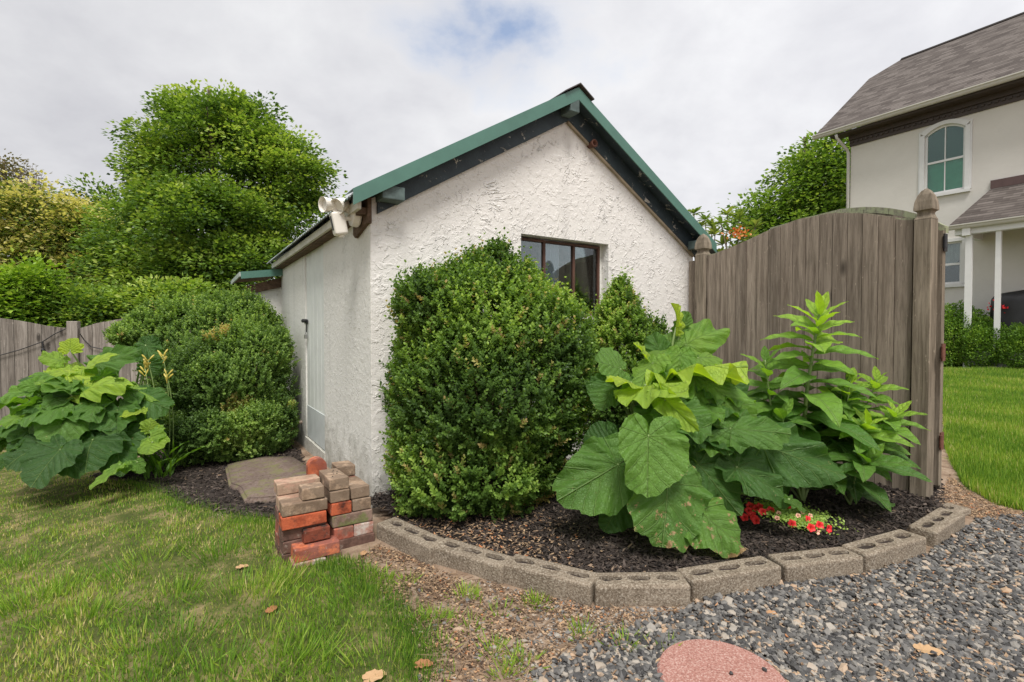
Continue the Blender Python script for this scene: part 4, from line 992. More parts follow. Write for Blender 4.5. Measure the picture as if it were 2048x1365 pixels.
# eaves: soffit, brown frieze with a moulding, gutter
ga0 = ge0[0]
mb = MB(); mb.fbox(HF, -.02, LH, .003, .05, ZW-.50, ZW-.05); mb.fbox(HF, -.03, LH, .051, .11, ZW-.30, ZW-.16)
for k in range(90): mb.fbox(HF, .02+k*.14, .09+k*.14, .0515, .09, ZW-.40, ZW-.34)
mb.build('frieze', M['brown'], house)
mb = MB(); mb.fbox(HF, ga0+.45, LH, .051, GO-.12, ZW-.16, ZW-.10); mb.build('soffit', M['brown'], house)
def gutter(fr, a0, a1, b, z, parent, s=.12):
    prof = [(0, 0), (0, -s), (s*.55, -s), (s*.72, -s*.75), (s*.8, -s*.4), (s, -s*.25), (s, 0), (s*.9, 0), (s*.86, -s*.2), (s*.1, -s*.2), (s*.1, 0)]
    mb = MB(); mb.prism([fr.W(a0, b-s+p, z+q) for p, q in prof], fr.ex*(a1-a0)); return mb.build('gutter', M['gutter'], parent)
# roof plane through the gutter line; pitch taken from the rake
E0 = HF.W(ga0, GO-.06, gzz+.01)
def onplane(px, py, p0, nrm):
    r = ray(px, py); q0 = np.array([0, 0, H]); return q0+r*(np.dot(p0-q0, nrm)/np.dot(r, nrm))
K1 = onplane(1738, 158, E0, d1); run = np.dot(K1-E0, d2); rise = K1[2]-E0[2]
sl = np.array([*(d2[:2]*run), rise]); sl /= np.linalg.norm(sl); rn = np.cross(-d1, sl); rn *= np.sign(rn[2])
K2 = onplane(1803, 119, E0, rn); R9 = onplane(2048, 35, E0, rn)
hr = (K2[2]); K3 = K2-d1*(LH+1); K3[2] = K2[2]; E9 = E0-d1*(LH+1)
ridge_run = np.dot(K2-E0, d2)
mirror = lambda p: p+d2*2*(ridge_run-np.dot(p-E0, d2))
V = np.array([E0, K1, K2, K3, E9, mirror(E0), mirror(K1), mirror(E9)])
uvf = lambda p: (np.dot(p-E0, -d1), np.dot(p-E0, sl))
uv = [uvf(p) for p in V[:5]]+[uvf(V[0]), uvf(V[1]), uvf(V[4])]
thick = rn*.05
roof = mesh('roof', np.concatenate([V, V-UP*.06]), [np.array([[0, 4, 3, 2, 1]]), np.array([[5, 6, 2, 3, 7]]), np.array([[1, 2, 6]]), np.array([[8+1, 8+2, 8+3, 8+4, 8+0], [8+7, 8+3, 8+2, 8+6, 8+5]]), np.array([[0, 1, 9, 8], [1, 6, 14, 9], [6, 5, 13, 14], [4, 0, 8, 12]])],
            M['shingle'], house, uv=uv+uv)
gutter(HF, ga0-.02, LH+1, GO+.06, gzz-.0, roof, .13)
mb = MB(); mb.prism([K2+UP*.02+d2*.12-UP*.08, K2+UP*.045, K2-d2*.12-UP*.06+UP*.0, K2-UP*.05], K3-K2); mb.build('ridge_cap', M['shingle'], roof)
mb = MB()
g_ = lambda x, y, b: (lambda h: HF.W(h[0], b, h[1]))(HF.hit(x, y, b))
mb.tube([g_(1672, 270, GO-.06), g_(1674, 277, GO-.08), g_(1694, 300, .07), g_(1697, 308, .05), HF.W(HF.hit(1697, 308, .05)[0], .05, .3)], .045, 10)
mb.build('downspout', M['gutter'], house, smooth=True)
# gable wall under the rake on the far side
mb = MB(); mb.prism([HF.W(.0, -.15, ZW), HF.W(0, -DEP, ZW), HF.W(0, -DEP/2-.3, ZW+2.4)], -d1*.12); mb.build('gable_wall', M['house'], house)
# porch
PB = 1.7
pg0 = HF.hit(1897, 452, PB); pt0 = HF.hit(1984, 377, .0); pz = pg0[1]
porch = []
pe0 = HF.W(pg0[0], PB-.05, pz+.02); pw0 = HF.W(pt0[0], .02, pt0[1]); pe9 = HF.W(LH, PB-.05, pz+.02); pw9 = HF.W(LH, .02, pt0[1])
pb0 = HF.W(pg0[0], .02, pz+.02)
V = np.array([pe0, pw0, pw9, pe9, pb0]); psl = (pw0-pe0); psl = psl-(-d1)*np.dot(psl, -d1); psl /= np.linalg.norm(psl)
uvp = [(np.dot(p-pe0, -d1), np.dot(p-pe0, psl)) for p in V]
pr = mesh('porch_roof', np.concatenate([V, V-UP*.05]), [np.array([[0, 3, 2, 1], [0, 5, 8, 3]]), np.array([[0, 1, 4]]), np.array([[5, 9, 6]]), np.array([[5, 6, 7, 8]])], M['shingle'], house, uv=uvp+uvp)
gutter(HF, pg0[0]-.02, LH, PB+.05, pz, pr, .12)
mb = MB(); mb.fbox(HF, pt0[0]-.02, LH, .02, .06, pt0[1]-.02, pt0[1]+.20); mb.build('flashing', M['porchbrown'], pr)
mb = MB(); mb.fbox(HF, pg0[0]+.1, LH, PB-.30, PB-.10, pz-.26, pz-.05); mb.fbox(HF, pg0[0]+.12, pg0[0]+.27, .06, PB-.3, pz-.26, pz-.05); mb.build('porch_beam', M['white'], house)
pp0 = HF.hit(1992, 500, PB-.2)[0]
for k in range(3):
    mb = MB(); mb.fbox(HF, pp0+k*2.6, pp0+k*2.6+.10, PB-.25, PB-.15, .0, pz-.26); mb.build('porch_post', M['white'], house)
dx, dz_ = HF.hit(1934, 470, PB-.1)
mb = MB(); mb.fbox(HF, dx-.08, dx+.08, PB-.12, PB-.02, pz-.30, pz-.10); mb.fbox(HF, dx-.03, dx+.10, PB-.20, PB-.10, .1, pz-.30); mb.build('downspout', M['white'], house)
mb = MB(); mb.fbox(HF, pg0[0]+.3, LH, .01, PB-.15, -.1, .55); mb.build('porch_floor', plain('grey_deck', (.3, .3, .3), .8), house)
# covered grill on the porch
gb0 = at(2022, 612, 13.6); gx0 = HF.hit(1978, 600, .9)[0]; gx1 = gx0+1.5; gzt = HF.hit(2020, 580, .9)[1]
cov = []
nu, nv = 40, 22; U, Vv = np.meshgrid(np.linspace(0, 2*np.pi, nu, endpoint=False), np.linspace(0, 1, nv))
sq = lambda a, e: np.sign(a)*np.abs(a)**e
rr = np.where(Vv < .75, 1-.10*Vv, (1-.10*.75)*np.sqrt(np.clip(1-((Vv-.75)/.25)**2.2, 0, 1))); fold = 1+.03*np.sin(U*11+3*np.sin(Vv*3))*(1-Vv*.6)
X = .75*sq(np.cos(U), .55)*rr*fold; Yy = .36*sq(np.sin(U), .55)*rr*fold; Zz = .55+(gzt-.55)*np.where(Vv < .75, Vv/.75*.8, .8+.2*((Vv-.75)/.25)); Zz = Zz+.03*np.sin(X*7)*Vv
Pv = HC+HF.ex*(gx0+.75+X.ravel())[:, None]+HF.ey*(.85+Yy.ravel())[:, None]+UP*Zz.ravel()[:, None]
i = np.arange(nv-1)[:, None]*nu; j = np.arange(nu)[None, :]; kk = (j+1) % nu
tag(mesh('grill_cover', Pv, [np.stack([i+j, i+kk, i+nu+kk, i+nu+j], -1).reshape(-1, 4), (np.arange(nu)+(nv-1)*nu)[None, :]], plain('black_cover', (.018, .018, .02), .45, var=.3, bstr=.3, bscale=9), None, HF.W(gx0+.75, .85, .55), smooth=True), 'grill under a loose black cover on the house porch', 'grill')
# ================================================================ foliage
G_BOX = [(0, (.055, .11, .026)), (.35, (.135, .24, .048)), (.65, (.30, .45, .085)), (.90, (.48, .60, .15)), (1, (.48, .37, .16))]
M['boxwood'] = leafmat('boxwood_leaves', G_BOX, .42, .42, .35, 3, .14)
M['boxwood2'] = leafmat('boxwood_leaves_pale', [(0, (.065, .12, .035)), (.35, (.155, .26, .065)), (.65, (.31, .45, .11)), (.95, (.52, .62, .20)), (1, (.50, .38, .15))], .42, .42, .35, 3, .14)
M['twig'] = plain('twig_bark', (.16, .12, .085), .9, var=.3, bstr=.4)
M['bark'] = plain('bark', (.10, .075, .055), .95, var=.35, bstr=.8, bscale=14)
# small oval leaf, folded along its midrib: 6 vertices, 4 triangles
LEAF = np.array([[0, 0, 0], [.34, .38, .10], [.26, .78, .07], [0, 1.0, -.03], [-.26, .78, .07], [-.34, .38, .10], [0, .5, 0]])
LEAFF = np.array([[0, 1, 6], [1, 2, 6], [2, 3, 6], [3, 4, 6], [4, 5, 6], [5, 0, 6]])
CARD = np.array([[0, 0, 0], [.36, .45, .10], [0, 1.0, -.02], [-.36, .45, .10]]); CARDF = np.array([[0, 1, 2], [0, 2, 3]])

def ell_surface(ells, n, seed, lump=.06, inner=0.0):
    """points with outward normals on the union of ellipsoids (centre, radii)"""
    r = np.random.RandomState(seed); P, Nn = [], []
    area = np.array([e[1][0]*e[1][1]+e[1][1]*e[1][2]+e[1][0]*e[1][2] for e in ells]); area = area/area.sum()
    for e, a in zip(ells, area):
        m = int(n*a*1.3); d = r.normal(size=(m, 3)); d /= np.linalg.norm(d, axis=1)[:, None]
        c, rad = np.array(e[0]), np.array(e[1]); ex = e[2] if len(e) > 2 else 1.0
        d2_ = np.sign(d)*np.abs(d)**ex; d2_ = d2_/np.linalg.norm(np.abs(d2_)**(2/1.0), axis=1)[:, None]**0 if ex == 1 else d2_
        p = d2_*rad; nn = d/rad; nn /= np.linalg.norm(nn, axis=1)[:, None]
        k = 1+lump*fnoise(p/np.mean(rad)*1.0, 1.1, seed+1)+lump*.6*fnoise(p/np.mean(rad), 2.6, seed+2)
        if inner: k = k*(1-inner*r.rand(m)**1.5)
        P.append(c+p*k[:, None]); Nn.append(nn)
    P = np.concatenate(P); Nn = np.concatenate(Nn); keep = np.ones(len(P), bool)
    for e in ells:
        c, rad = np.array(e[0]), np.array(e[1]); q = ((P-c)/rad)
        keep &= (q**2).sum(1) > .80*(1-inner)**2
    return P[keep], Nn[keep]

def boxwood(name, label, base, ells, n_spr, leaf, mat, seed, zmin, tip=.5, group=None, lump=.06, brown=.03, clip=None, nsat=9):
    r = np.random.RandomState(seed)
    root = empty(name, base, label, 'shrub', group)
    sat = []                                    # lobes of growth standing out from the main mass
    for _ in range(nsat):
        e = ells[r.randint(len(ells))]; d = r.normal(size=3); d[1] -= .4; d[2] = abs(d[2])*.8+.1; d /= np.linalg.norm(d); q = r.uniform(.22, .42); sat.append((np.array(e[0])+np.array(e[1])*d*.86, np.array(e[1])*q*[1, 1, 1.15]))
    ells = list(ells)+sat
    P, Nn = ell_surface(ells, n_spr, seed, lump, .10)
    keep = P[:, 2] > zmin
    if clip is not None: keep &= clip(P)
    P, Nn = P[keep], Nn[keep]
    P2_, N2_ = ell_surface(ells, int(n_spr*.55), seed+9, lump, .38); k2 = (P2_[:, 2] > zmin) & ((np.ones(len(P2_), bool)) if clip is None else clip(P2_)); P = np.concatenate([P, P2_[k2]]); Nn = np.concatenate([Nn, N2_[k2]])
    inner = np.concatenate([np.zeros(keep.sum()), np.ones(k2.sum())])
    cl_ = fnoise(P, 2.6, seed+31); P = P+Nn*(.035*cl_*(1-inner))[:, None]; kp = (cl_ > -.95) | (r.rand(len(P)) < .35); P, Nn, inner = P[kp], Nn[kp], inner[kp]
    n = len(P); ax = Nn*.75+np.array([0, 0, .75])+r.normal(0, .30, (n, 3)); ax /= np.linalg.norm(ax, axis=1)[:, None]
    longer = (r.rand(n) < .16)*(Nn[:, 2] > -.2)*(1-inner); ln = leaf*r.uniform(2.0, 4.0, n)*(1+longer*r.uniform(.6, 2.0, n))
    ax = np.where((longer > 0)[:, None], ax*.6+[0, 0, .8], ax); ax /= np.linalg.norm(ax, axis=1)[:, None]
    sh = np.cross(ax, rnd(n)); sh /= np.linalg.norm(sh, axis=1)[:, None]; sh2 = np.cross(ax, sh)
    Ts, Rs, tt_ = [], [], []
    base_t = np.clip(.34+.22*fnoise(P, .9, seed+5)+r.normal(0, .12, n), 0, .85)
    dead = (fnoise(P, 1.6, seed+6) > .95) | (r.rand(n) < brown)
    for k in range(6):
        u = (k+.3)/6
        for s in (1, -1):
            sd_ = (sh if k % 2 == 0 else sh2)*s
            a = ax*(.55+.5*u)+sd_*.8+r.normal(0, .12, (n, 3)); nr = ax*.9-sd_*.5+np.array([0, 0, .35])
            L_ = leaf*r.uniform(.75, 1.15, n)*(1-.35*u)
            Ts.append(P+ax*(ln*(u-.45))[:, None]); Rs.append(basis(a, nr, L_))
            t = base_t+.30*(tip*(.5+1.3*np.clip(P[:, 2]-zmin-.5, 0, 1)))*u**2*(1-inner)-.06*inner+r.normal(0, .04, n); t = np.where(dead, r.uniform(.93, 1.05, n), np.clip(t, 0, .93)); tt_.append(t)  # young tips paler; sunlit top and shaded inside also put into tint
    V, Fm, tv = inst(LEAF, LEAFF, np.concatenate(Rs), np.concatenate(Ts), np.concatenate(tt_))
    mesh('foliage', V, Fm, mat, root, t=tv, smooth=False)
    # stems from the ground fanning to the outside
    mb = MB(); b = np.array(base, float); idx = r.choice(len(P), 46, replace=False)
    for i in idx:
        q = P[i]-Nn[i]*.03; m = (b+q)/2+np.array([0, 0, .10])+r.normal(0, .03, 3); s0 = b+r.normal(0, .05, 3)*[1, 1, 0]
        pts = [s0*(1-u)**2+2*m*u*(1-u)+q*u*u for u in np.linspace(0, 1, 7)]; mb.tube(pts, np.linspace(.009, .0022, 7), 5)
    mb.build('stems', M['twig'], root, smooth=True); return root

cB = at(975, 800, 3.02); cB[2] = .62
wallside = lambda P: ((P-A) @ (-d1)) > .02
boxwood('boxwood_shrub', 'big round clipped boxwood in front of the shed corner and window', [cB[0], cB[1], .06],
        [([cB[0]-.0, cB[1], .72], [.60, .52, .56]), ([cB[0]-.03, cB[1]+.02, 1.00], [.50, .46, .50]), ([cB[0]-.07, cB[1]-.02, .32], [.50, .46, .36]), ([cB[0]+.02, cB[1]+.02, 1.30], [.30, .28, .26]), ([cB[0]+.30, cB[1]-.02, 1.02], [.32, .32, .34]), ([cB[0]+.36, cB[1]-.05, .80], [.24, .28, .38]), ([cB[0]-.26, cB[1], 1.20], [.24, .26, .24]), ([cB[0]+.06, cB[1]+.02, 1.50], [.09, .09, .12])], 12000, .027, M['boxwood'], 21, .07, clip=wallside, brown=.04, lump=.08, nsat=6)
c2 = at(1242, 700, 3.95)
boxwood('boxwood_shrub', 'narrow upright boxwood against the shed wall under the window edge', [c2[0], c2[1], .08],
        [([c2[0]-.02, c2[1], .72], [.25, .24, .68]), ([c2[0]+.16, c2[1]-.05, .60], [.22, .2, .55]), ([c2[0]+.0, c2[1], 1.15], [.11, .11, .33])], 3400, .027, M['boxwood'], 22, .08, clip=wallside, lump=.1, nsat=3)
# left shrubs beside the shed door
def lz(x, y): return float(gz(x, y))
c3 = at(468, 780, 4.75); g3 = lz(c3[0], c3[1]); lclip = lambda P: ((P-A) @ (-d2)) > .04
def E_(px, py, Y, rx, ry, rz): p = at(px, py, Y); return (p, [rx, ry, rz])
boxwood('boxwood_shrub', 'broad loose boxwood beside the shed door and the stone slab', [c3[0], c3[1], g3],
        [E_(462, 770, 4.75, .50, .45, .50), E_(505, 720, 4.85, .34, .34, .34), E_(455, 860, 4.6, .54, .38, .30), E_(535, 840, 4.72, .22, .25, .32), E_(400, 760, 4.75, .28, .3, .32), E_(360, 850, 4.8, .22, .25, .24)], 10500, .027, M['boxwood2'], 23, g3+.03, clip=lclip, lump=.15, brown=.006, nsat=22)
c4 = at(400, 700, 5.6); g4 = lz(c4[0], c4[1])
boxwood('boxwood_shrub', 'paler taller boxwood rising behind the loose boxwood by the lean-to', [c4[0], c4[1], g4],
        [E_(385, 690, 5.6, .50, .45, .50), E_(455, 655, 5.7, .46, .42, .34), E_(330, 668, 5.5, .30, .3, .30), E_(420, 780, 5.6, .6, .45, .6), E_(510, 665, 5.5, .20, .25, .34), E_(262, 672, 5.2, .15, .2, .12)], 8000, .030, M['boxwood2'], 24, g4, clip=lclip, lump=.16, brown=.004, nsat=22)

# ---------------------------------------------------------------- big leaves
def bigleafmat(name, stops, spots=False, trans=.38):
    m, nt, b, out = newmat(name); tcn = N(nt, 'ShaderNodeTexCoord'); sx = N(nt, 'ShaderNodeSeparateXYZ'); nt.links.new(tcn.outputs['UV'], sx.inputs[0])
    x, y = sx.outputs[0], math_(nt, 'ABSOLUTE', sx.outputs[1])
    def line(d, w0, w1): return ramp(nt, d, [(w0, 1.0), (w1, 0.0)])
    mid = line(y, .004, .013)
    ph = math_(nt, 'SUBTRACT', x, math_(nt, 'MULTIPLY', y, 1.05)); fr = math_(nt, 'ABSOLUTE', math_(nt, 'SUBTRACT', math_(nt, 'FRACT', math_(nt, 'ADD', math_(nt, 'MULTIPLY', ph, 4.6), math_(nt, 'MULTIPLY', noise(nt, tcn.outputs['UV'], 3.0, 2, .5), .8))), .5))
    side = ramp(nt, fr, [(.02, 1.0), (.07, 0.0)])
    pos = ramp(nt, ph, [(.02, 0.0), (.06, 1.0)]); side = math_(nt, 'MULTIPLY', side, pos)
    rays = None
    for ang in (62, 98, 135):
        c_, s_ = math.cos(math.radians(ang)), math.sin(math.radians(ang))
        d = math_(nt, 'ABSOLUTE', math_(nt, 'SUBTRACT', math_(nt, 'MULTIPLY', x, s_), math_(nt, 'MULTIPLY', y, c_)))
        r_ = line(d, .003, .011); dotp = math_(nt, 'ADD', math_(nt, 'MULTIPLY', x, c_), math_(nt, 'MULTIPLY', y, s_)); r_ = math_(nt, 'MULTIPLY', r_, ramp(nt, dotp, [(0, 0.0), (.02, 1.0)]))
        rays = r_ if rays is None else math_(nt, 'MAXIMUM', rays, r_)
    vein = math_(nt, 'MAXIMUM', mid, math_(nt, 'MULTIPLY', math_(nt, 'MAXIMUM', side, rays), .6))
    vo = N(nt, 'ShaderNodeTexVoronoi', feature='DISTANCE_TO_EDGE', i_Scale=26.0); nt.links.new(tcn.outputs['UV'], vo.inputs['Vector'])
    net = ramp(nt, vo.outputs['Distance'], [(.01, .25), (.08, 0.0)])
    at_ = N(nt, 'ShaderNodeAttribute', attribute_name='t'); v3 = coord(nt)
    f = math_(nt, 'ADD', at_.outputs['Fac'], math_(nt, 'MULTIPLY_ADD', noise(nt, v3, 9, 4, .6), .24, -.12))
    c = ramp(nt, f, stops); c = mixc(nt, math_(nt, 'MULTIPLY', math_(nt, 'MAXIMUM', vein, net), .55), c, (.30, .45, .14))
    if spots:
        sp1 = ramp(nt, noise(nt, v3, 20, 5, .72), [(.595, 0.0), (.62, 1.0)]); c = mixc(nt, sp1, c, (.50, .33, .17))
        edge = ramp(nt, math_(nt, 'ADD', math_(nt, 'MULTIPLY', sx.outputs[0], .75), math_(nt, 'MULTIPLY', noise(nt, v3, 10, 4, .7), .6)), [(.98, 0.0), (1.0, .9)]); c = mixc(nt, edge, c, (.42, .26, .13))
    else:
        sp1 = ramp(nt, noise(nt, v3, 34, 4, .7), [(.69, 0.0), (.71, .8)]); c = mixc(nt, sp1, c, (.42, .34, .16))
    setc(nt, b.inputs['Base Color'], c); b.inputs['Roughness'].default_value = .46; b.inputs['Specular IOR Level'].default_value = .5
    puck = math_(nt, 'MULTIPLY', math_(nt, 'SUBTRACT', .5, math_(nt, 'POWER', math_(nt, 'SUBTRACT', .5, fr), 2.0)), -2.2)
    hh = math_(nt, 'SUBTRACT', math_(nt, 'MULTIPLY', noise(nt, v3, 22, 5, .65), 1.6), math_(nt, 'ADD', vein, math_(nt, 'MULTIPLY', net, .6)))
    bn = bump(nt, b, math_(nt, 'ADD', hh, puck), .9, .012)
    tr = N(nt, 'ShaderNodeBsdfTranslucent'); nt.links.new(mixc(nt, 1.0, c, (1.7, 1.7, .45), 'MULTIPLY'), tr.inputs[0])
    mx = N(nt, 'ShaderNodeMixShader'); mx.inputs[0].default_value = trans
    nt.links.new(b.outputs[0], mx.inputs[1]); nt.links.new(tr.outputs[0], mx.inputs[2]); nt.links.new(mx.outputs[0], out.inputs[0]); return m
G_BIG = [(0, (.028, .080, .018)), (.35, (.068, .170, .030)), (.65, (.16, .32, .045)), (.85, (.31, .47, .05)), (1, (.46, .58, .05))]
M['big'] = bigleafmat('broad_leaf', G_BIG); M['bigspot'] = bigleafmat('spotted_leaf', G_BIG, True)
M['stalk'] = plain('green_stalk', (.20, .28, .09), .5, var=.2, bstr=.2)
M['lance'] = bigleafmat('lance_leaf', [(0, (.035, .10, .018)), (.4, (.09, .215, .03)), (.7, (.20, .38, .045)), (1, (.40, .60, .06))], False, .36)
HEART = [(0, 1.0), (10, .975), (24, .88), (44, .74), (68, .64), (95, .58), (120, .54), (142, .47), (160, .37), (172, .23), (180, .06)]
def leaf_geo(kind, L_, W_, seed, cup=.12, droop=.12, ruffle=.045, lobes=.05, nth=96, nr=12):
    """one leaf around its petiole point; x along the midrib, y across, z up. returns V, F, uv"""
    r = np.random.RandomState(seed); th = np.linspace(-np.pi, np.pi, nth+1)[:-1]
    prof = np.interp(np.degrees(np.abs(th)), [a for a, _ in HEART], [b for _, b in HEART])
    k1, k2, p1, p2, p3 = r.randint(5, 8), r.randint(11, 16), *r.uniform(0, 6.28, 3)
    prof = prof*(1+lobes*np.sin(k1*th+p1)+lobes*.5*np.sin(k2*th+p2)+.012*np.sin(31*th+p3)+.01*np.sin(43*th+p1)); rho = np.linspace(0, 1, nr)
    X = (rho[:, None]*prof*np.cos(th)); Y = rho[:, None]*prof*np.sin(th)
    uvx, uvy = X.copy(), Y.copy()
    asym = 1+.10*r.normal()*np.sign(Y)
    z = cup*np.abs(Y)*1.0-droop*np.clip(X, -1, 1)**2*np.sign(X+.2)*1.0-droop*.8*Y**2*1.2
    z = z+.035*np.sin(X*5+p1)*np.sin(Y*6+p2)+ruffle*rho[:, None]**2.2*(np.sin(k1*1.6*th+p3)+.6*np.sin(k2*th+p1))*(.6+.4*np.cos(th/2)**2)
    for va in (0, 40, 68, 98, 130):
        for s in (1, -1): z = z-.010*np.exp(-((np.degrees(th)*s-va)/7)**2)*(rho[:, None] > .05)*rho[:, None]
    V = np.stack([X*L_, Y*asym*W_/1.16, z*L_], -1).reshape(-1, 3); uv = np.stack([uvx, uvy], -1).reshape(-1, 2)
    i = np.arange(nr-1)[:, None]*nth; j = np.arange(nth)[None, :]; k = (j+1) % nth
    Fq = np.stack([i+j, i+k, i+nth+k, i+nth+j], -1).reshape(-1, 4)
    gapj = (nth//2*0); bad = (Fq % nth == 0).any(1) & (Fq % nth == nth-1).any(1)      # keep the sinus open
    return V, Fq[~bad], uv
def lance_geo(L_, W_, seed, droop=.35, fold=.25, n=12, m=6):
    r = np.random.RandomState(seed); u = np.linspace(0, 1, n+1)
    w = np.sin(np.pi*u**.85)**.85*(1-.12*u); w[0] = .05; w[-1] = 0.01
    v = np.linspace(-1, 1, m+1); U, Vv = np.meshgrid(u, v, indexing='ij'); Wd = w[:, None]*Vv
    z = fold*np.abs(Wd)*W_*.5-droop*L_*U**2+.018*L_*np.sin(U*18+r.uniform(0, 6)+np.sign(Vv)*1.5)*np.abs(Vv)**2
    P = np.stack([U*L_*(1-droop*.25*U), Wd*W_/2, z], -1).reshape(-1, 3); uv = np.stack([U, Wd*.22], -1).reshape(-1, 2)
    i = np.arange(n)[:, None]*(m+1); j = np.arange(m)[None, :]
    return P, np.stack([i+j, i+j+1, i+m+2+j, i+m+1+j], -1).reshape(-1, 4), uv
def place(V, base, tip, nh):
    a = np.array(tip, float)-base; a /= np.linalg.norm(a); n = np.array(nh, float); n = n-a*np.dot(n, a); n /= np.linalg.norm(n); s = np.cross(n, a)
    return base+V[:, :1]*a+V[:, 1:2]*s+V[:, 2:]*n
def big_plant(name, label, root_p, leaves, extra=0, seed=1, lean=None, extra_box=None, cat='plant', dome=None):
    root = empty(name, root_p, label, cat); r = np.random.RandomState(seed); rp = np.array(root_p, float)
    st = MB(); 
    for k, lf in enumerate(leaves):
        bx_, by_, bY, tx, ty, tY, wpx, nh, t, kw = (*lf, {})[:10]
        b = at(bx_, by_, bY); tp = at(tx, ty, tY)
        gl = [float(gz(q[0], q[1]))+.02 for q in (b, tp)]
        L_ = np.linalg.norm(tp-b)*.97; W_ = .86*wpx*bY/F; W_ = min(W_, L_*1.9); nh = np.array(nh, float)+r.normal(0, .16, 3); t = float(np.clip(t+r.normal(0, .07), 0, 1))  # tabled tint t paints the light in: upper leaves yellower, lower ones dark
        g = dict(cup=r.uniform(-.05, .22), droop=r.uniform(.10, .32), ruffle=r.uniform(.06, .11), lobes=r.uniform(.02, .045)); kk = dict(kw); sp_k = kk.pop('spot', False); g.update(kk)
        V, Fq, uv = leaf_geo('heart', L_, W_, seed*100+k, **g)
        P = place(V, b, tp, nh); zmin = float(gz(b[0], b[1]))+.012; P[:, 2] = np.maximum(P[:, 2], zmin+.004*np.sin(P[:, 0]*40))
        mesh('leaf', P, Fq, M['bigspot'] if sp_k else M['big'], root, smooth=True, uv=uv, t=np.full(len(P), t))
        m = (rp+b)/2+np.array([0, 0, .18*abs(b[2]-rp[2])+.05]); q0 = rp+r.normal(0, .04, 3)*[1, 1, 0]
        u_ = np.linspace(0, 1, 9)[:, None]; st.tube(q0*(1-u_)**2+2*m*u_*(1-u_)+b*u_**2, np.linspace(.012, .006, 9), 8)
    for k in range(extra):
        x = r.uniform(*extra_box[0]); y = r.uniform(*extra_box[1]); Y = r.uniform(*extra_box[2]); b = at(x, y, Y); d = rnd(1)[0]*[1, 1, .3]; d[2] -= .25; L_ = r.uniform(.11, .19)
        if b[2] < rp[2]+.12: b[2] = rp[2]+.12
        V, Fq, uv = leaf_geo('heart', L_, L_*1.05, seed*100+50+k, cup=.05, droop=.15, ruffle=.04)
        P = place(V, b, b+d*L_, [r.normal()*.4, -.35, 1.0]); P[:, 2] = np.maximum(P[:, 2], rp[2]+.01)
        mesh('leaf', P, Fq, M['big'], root, smooth=True, uv=uv, t=np.full(len(P), r.uniform(.0, .35)))  # filler leaves tinted dark, painting shade into the gaps
        m = (rp+b)/2+np.array([0, 0, .1]); u_ = np.linspace(0, 1, 7)[:, None]; st.tube(rp*(1-u_)**2+2*m*u_*(1-u_)+b*u_**2, np.linspace(.011, .005, 7), 6)
    if dome:
        c0, rad0, nd, l0, l1 = dome; c0 = np.array(c0); rad0 = np.array(rad0)
        for k in range(nd):
            th = r.uniform(-2.9, -.25); ph = math.asin(r.uniform(-.25, .95)); d = np.array([math.cos(th)*math.cos(ph), math.sin(th)*math.cos(ph), math.sin(ph)])
            b = c0+rad0*d*r.uniform(.72, .95); ax = d*[1, 1, .25]+[0, 0, -.25-.5*(1-max(ph, 0))*.5]+r.normal(0, .28, 3); ax /= np.linalg.norm(ax); L_ = r.uniform(l0, l1)
            V, Fq, uv = leaf_geo('heart', L_, L_*r.uniform(.95, 1.1), seed*300+k, cup=r.uniform(-.05, .2), droop=r.uniform(.1, .3), ruffle=r.uniform(.06, .1), lobes=.03)
            P = place(V, b, b+ax, d*[.7, .9, .3]+[0, 0, .75]+r.normal(0, .2, 3)); P[:, 2] = np.maximum(P[:, 2], rp[2]+.012)
            mesh('leaf', P, Fq, M['big'], root, smooth=True, uv=uv, t=np.full(len(P), np.clip(.30+.42*max(0, math.sin(ph))+r.normal(0, .10), 0, 1)))  # tint rises with height, light from above painted in
            m = (rp+b)/2+np.array([0, 0, .08]); u_ = np.linspace(0, 1, 7)[:, None]; st.tube(rp*(1-u_)**2+2*m*u_*(1-u_)+b*u_**2, np.linspace(.010, .005, 7), 6)
    st.build('stalks', M['stalk'], root, smooth=True); return root
CAMN = (0, -1, .35); UPN = (0, -.25, 1); MIDN = (0, -.75, .7)
rpR = gnd(1350, 960, .07); rpR = np.array([.84, 2.98, .08])
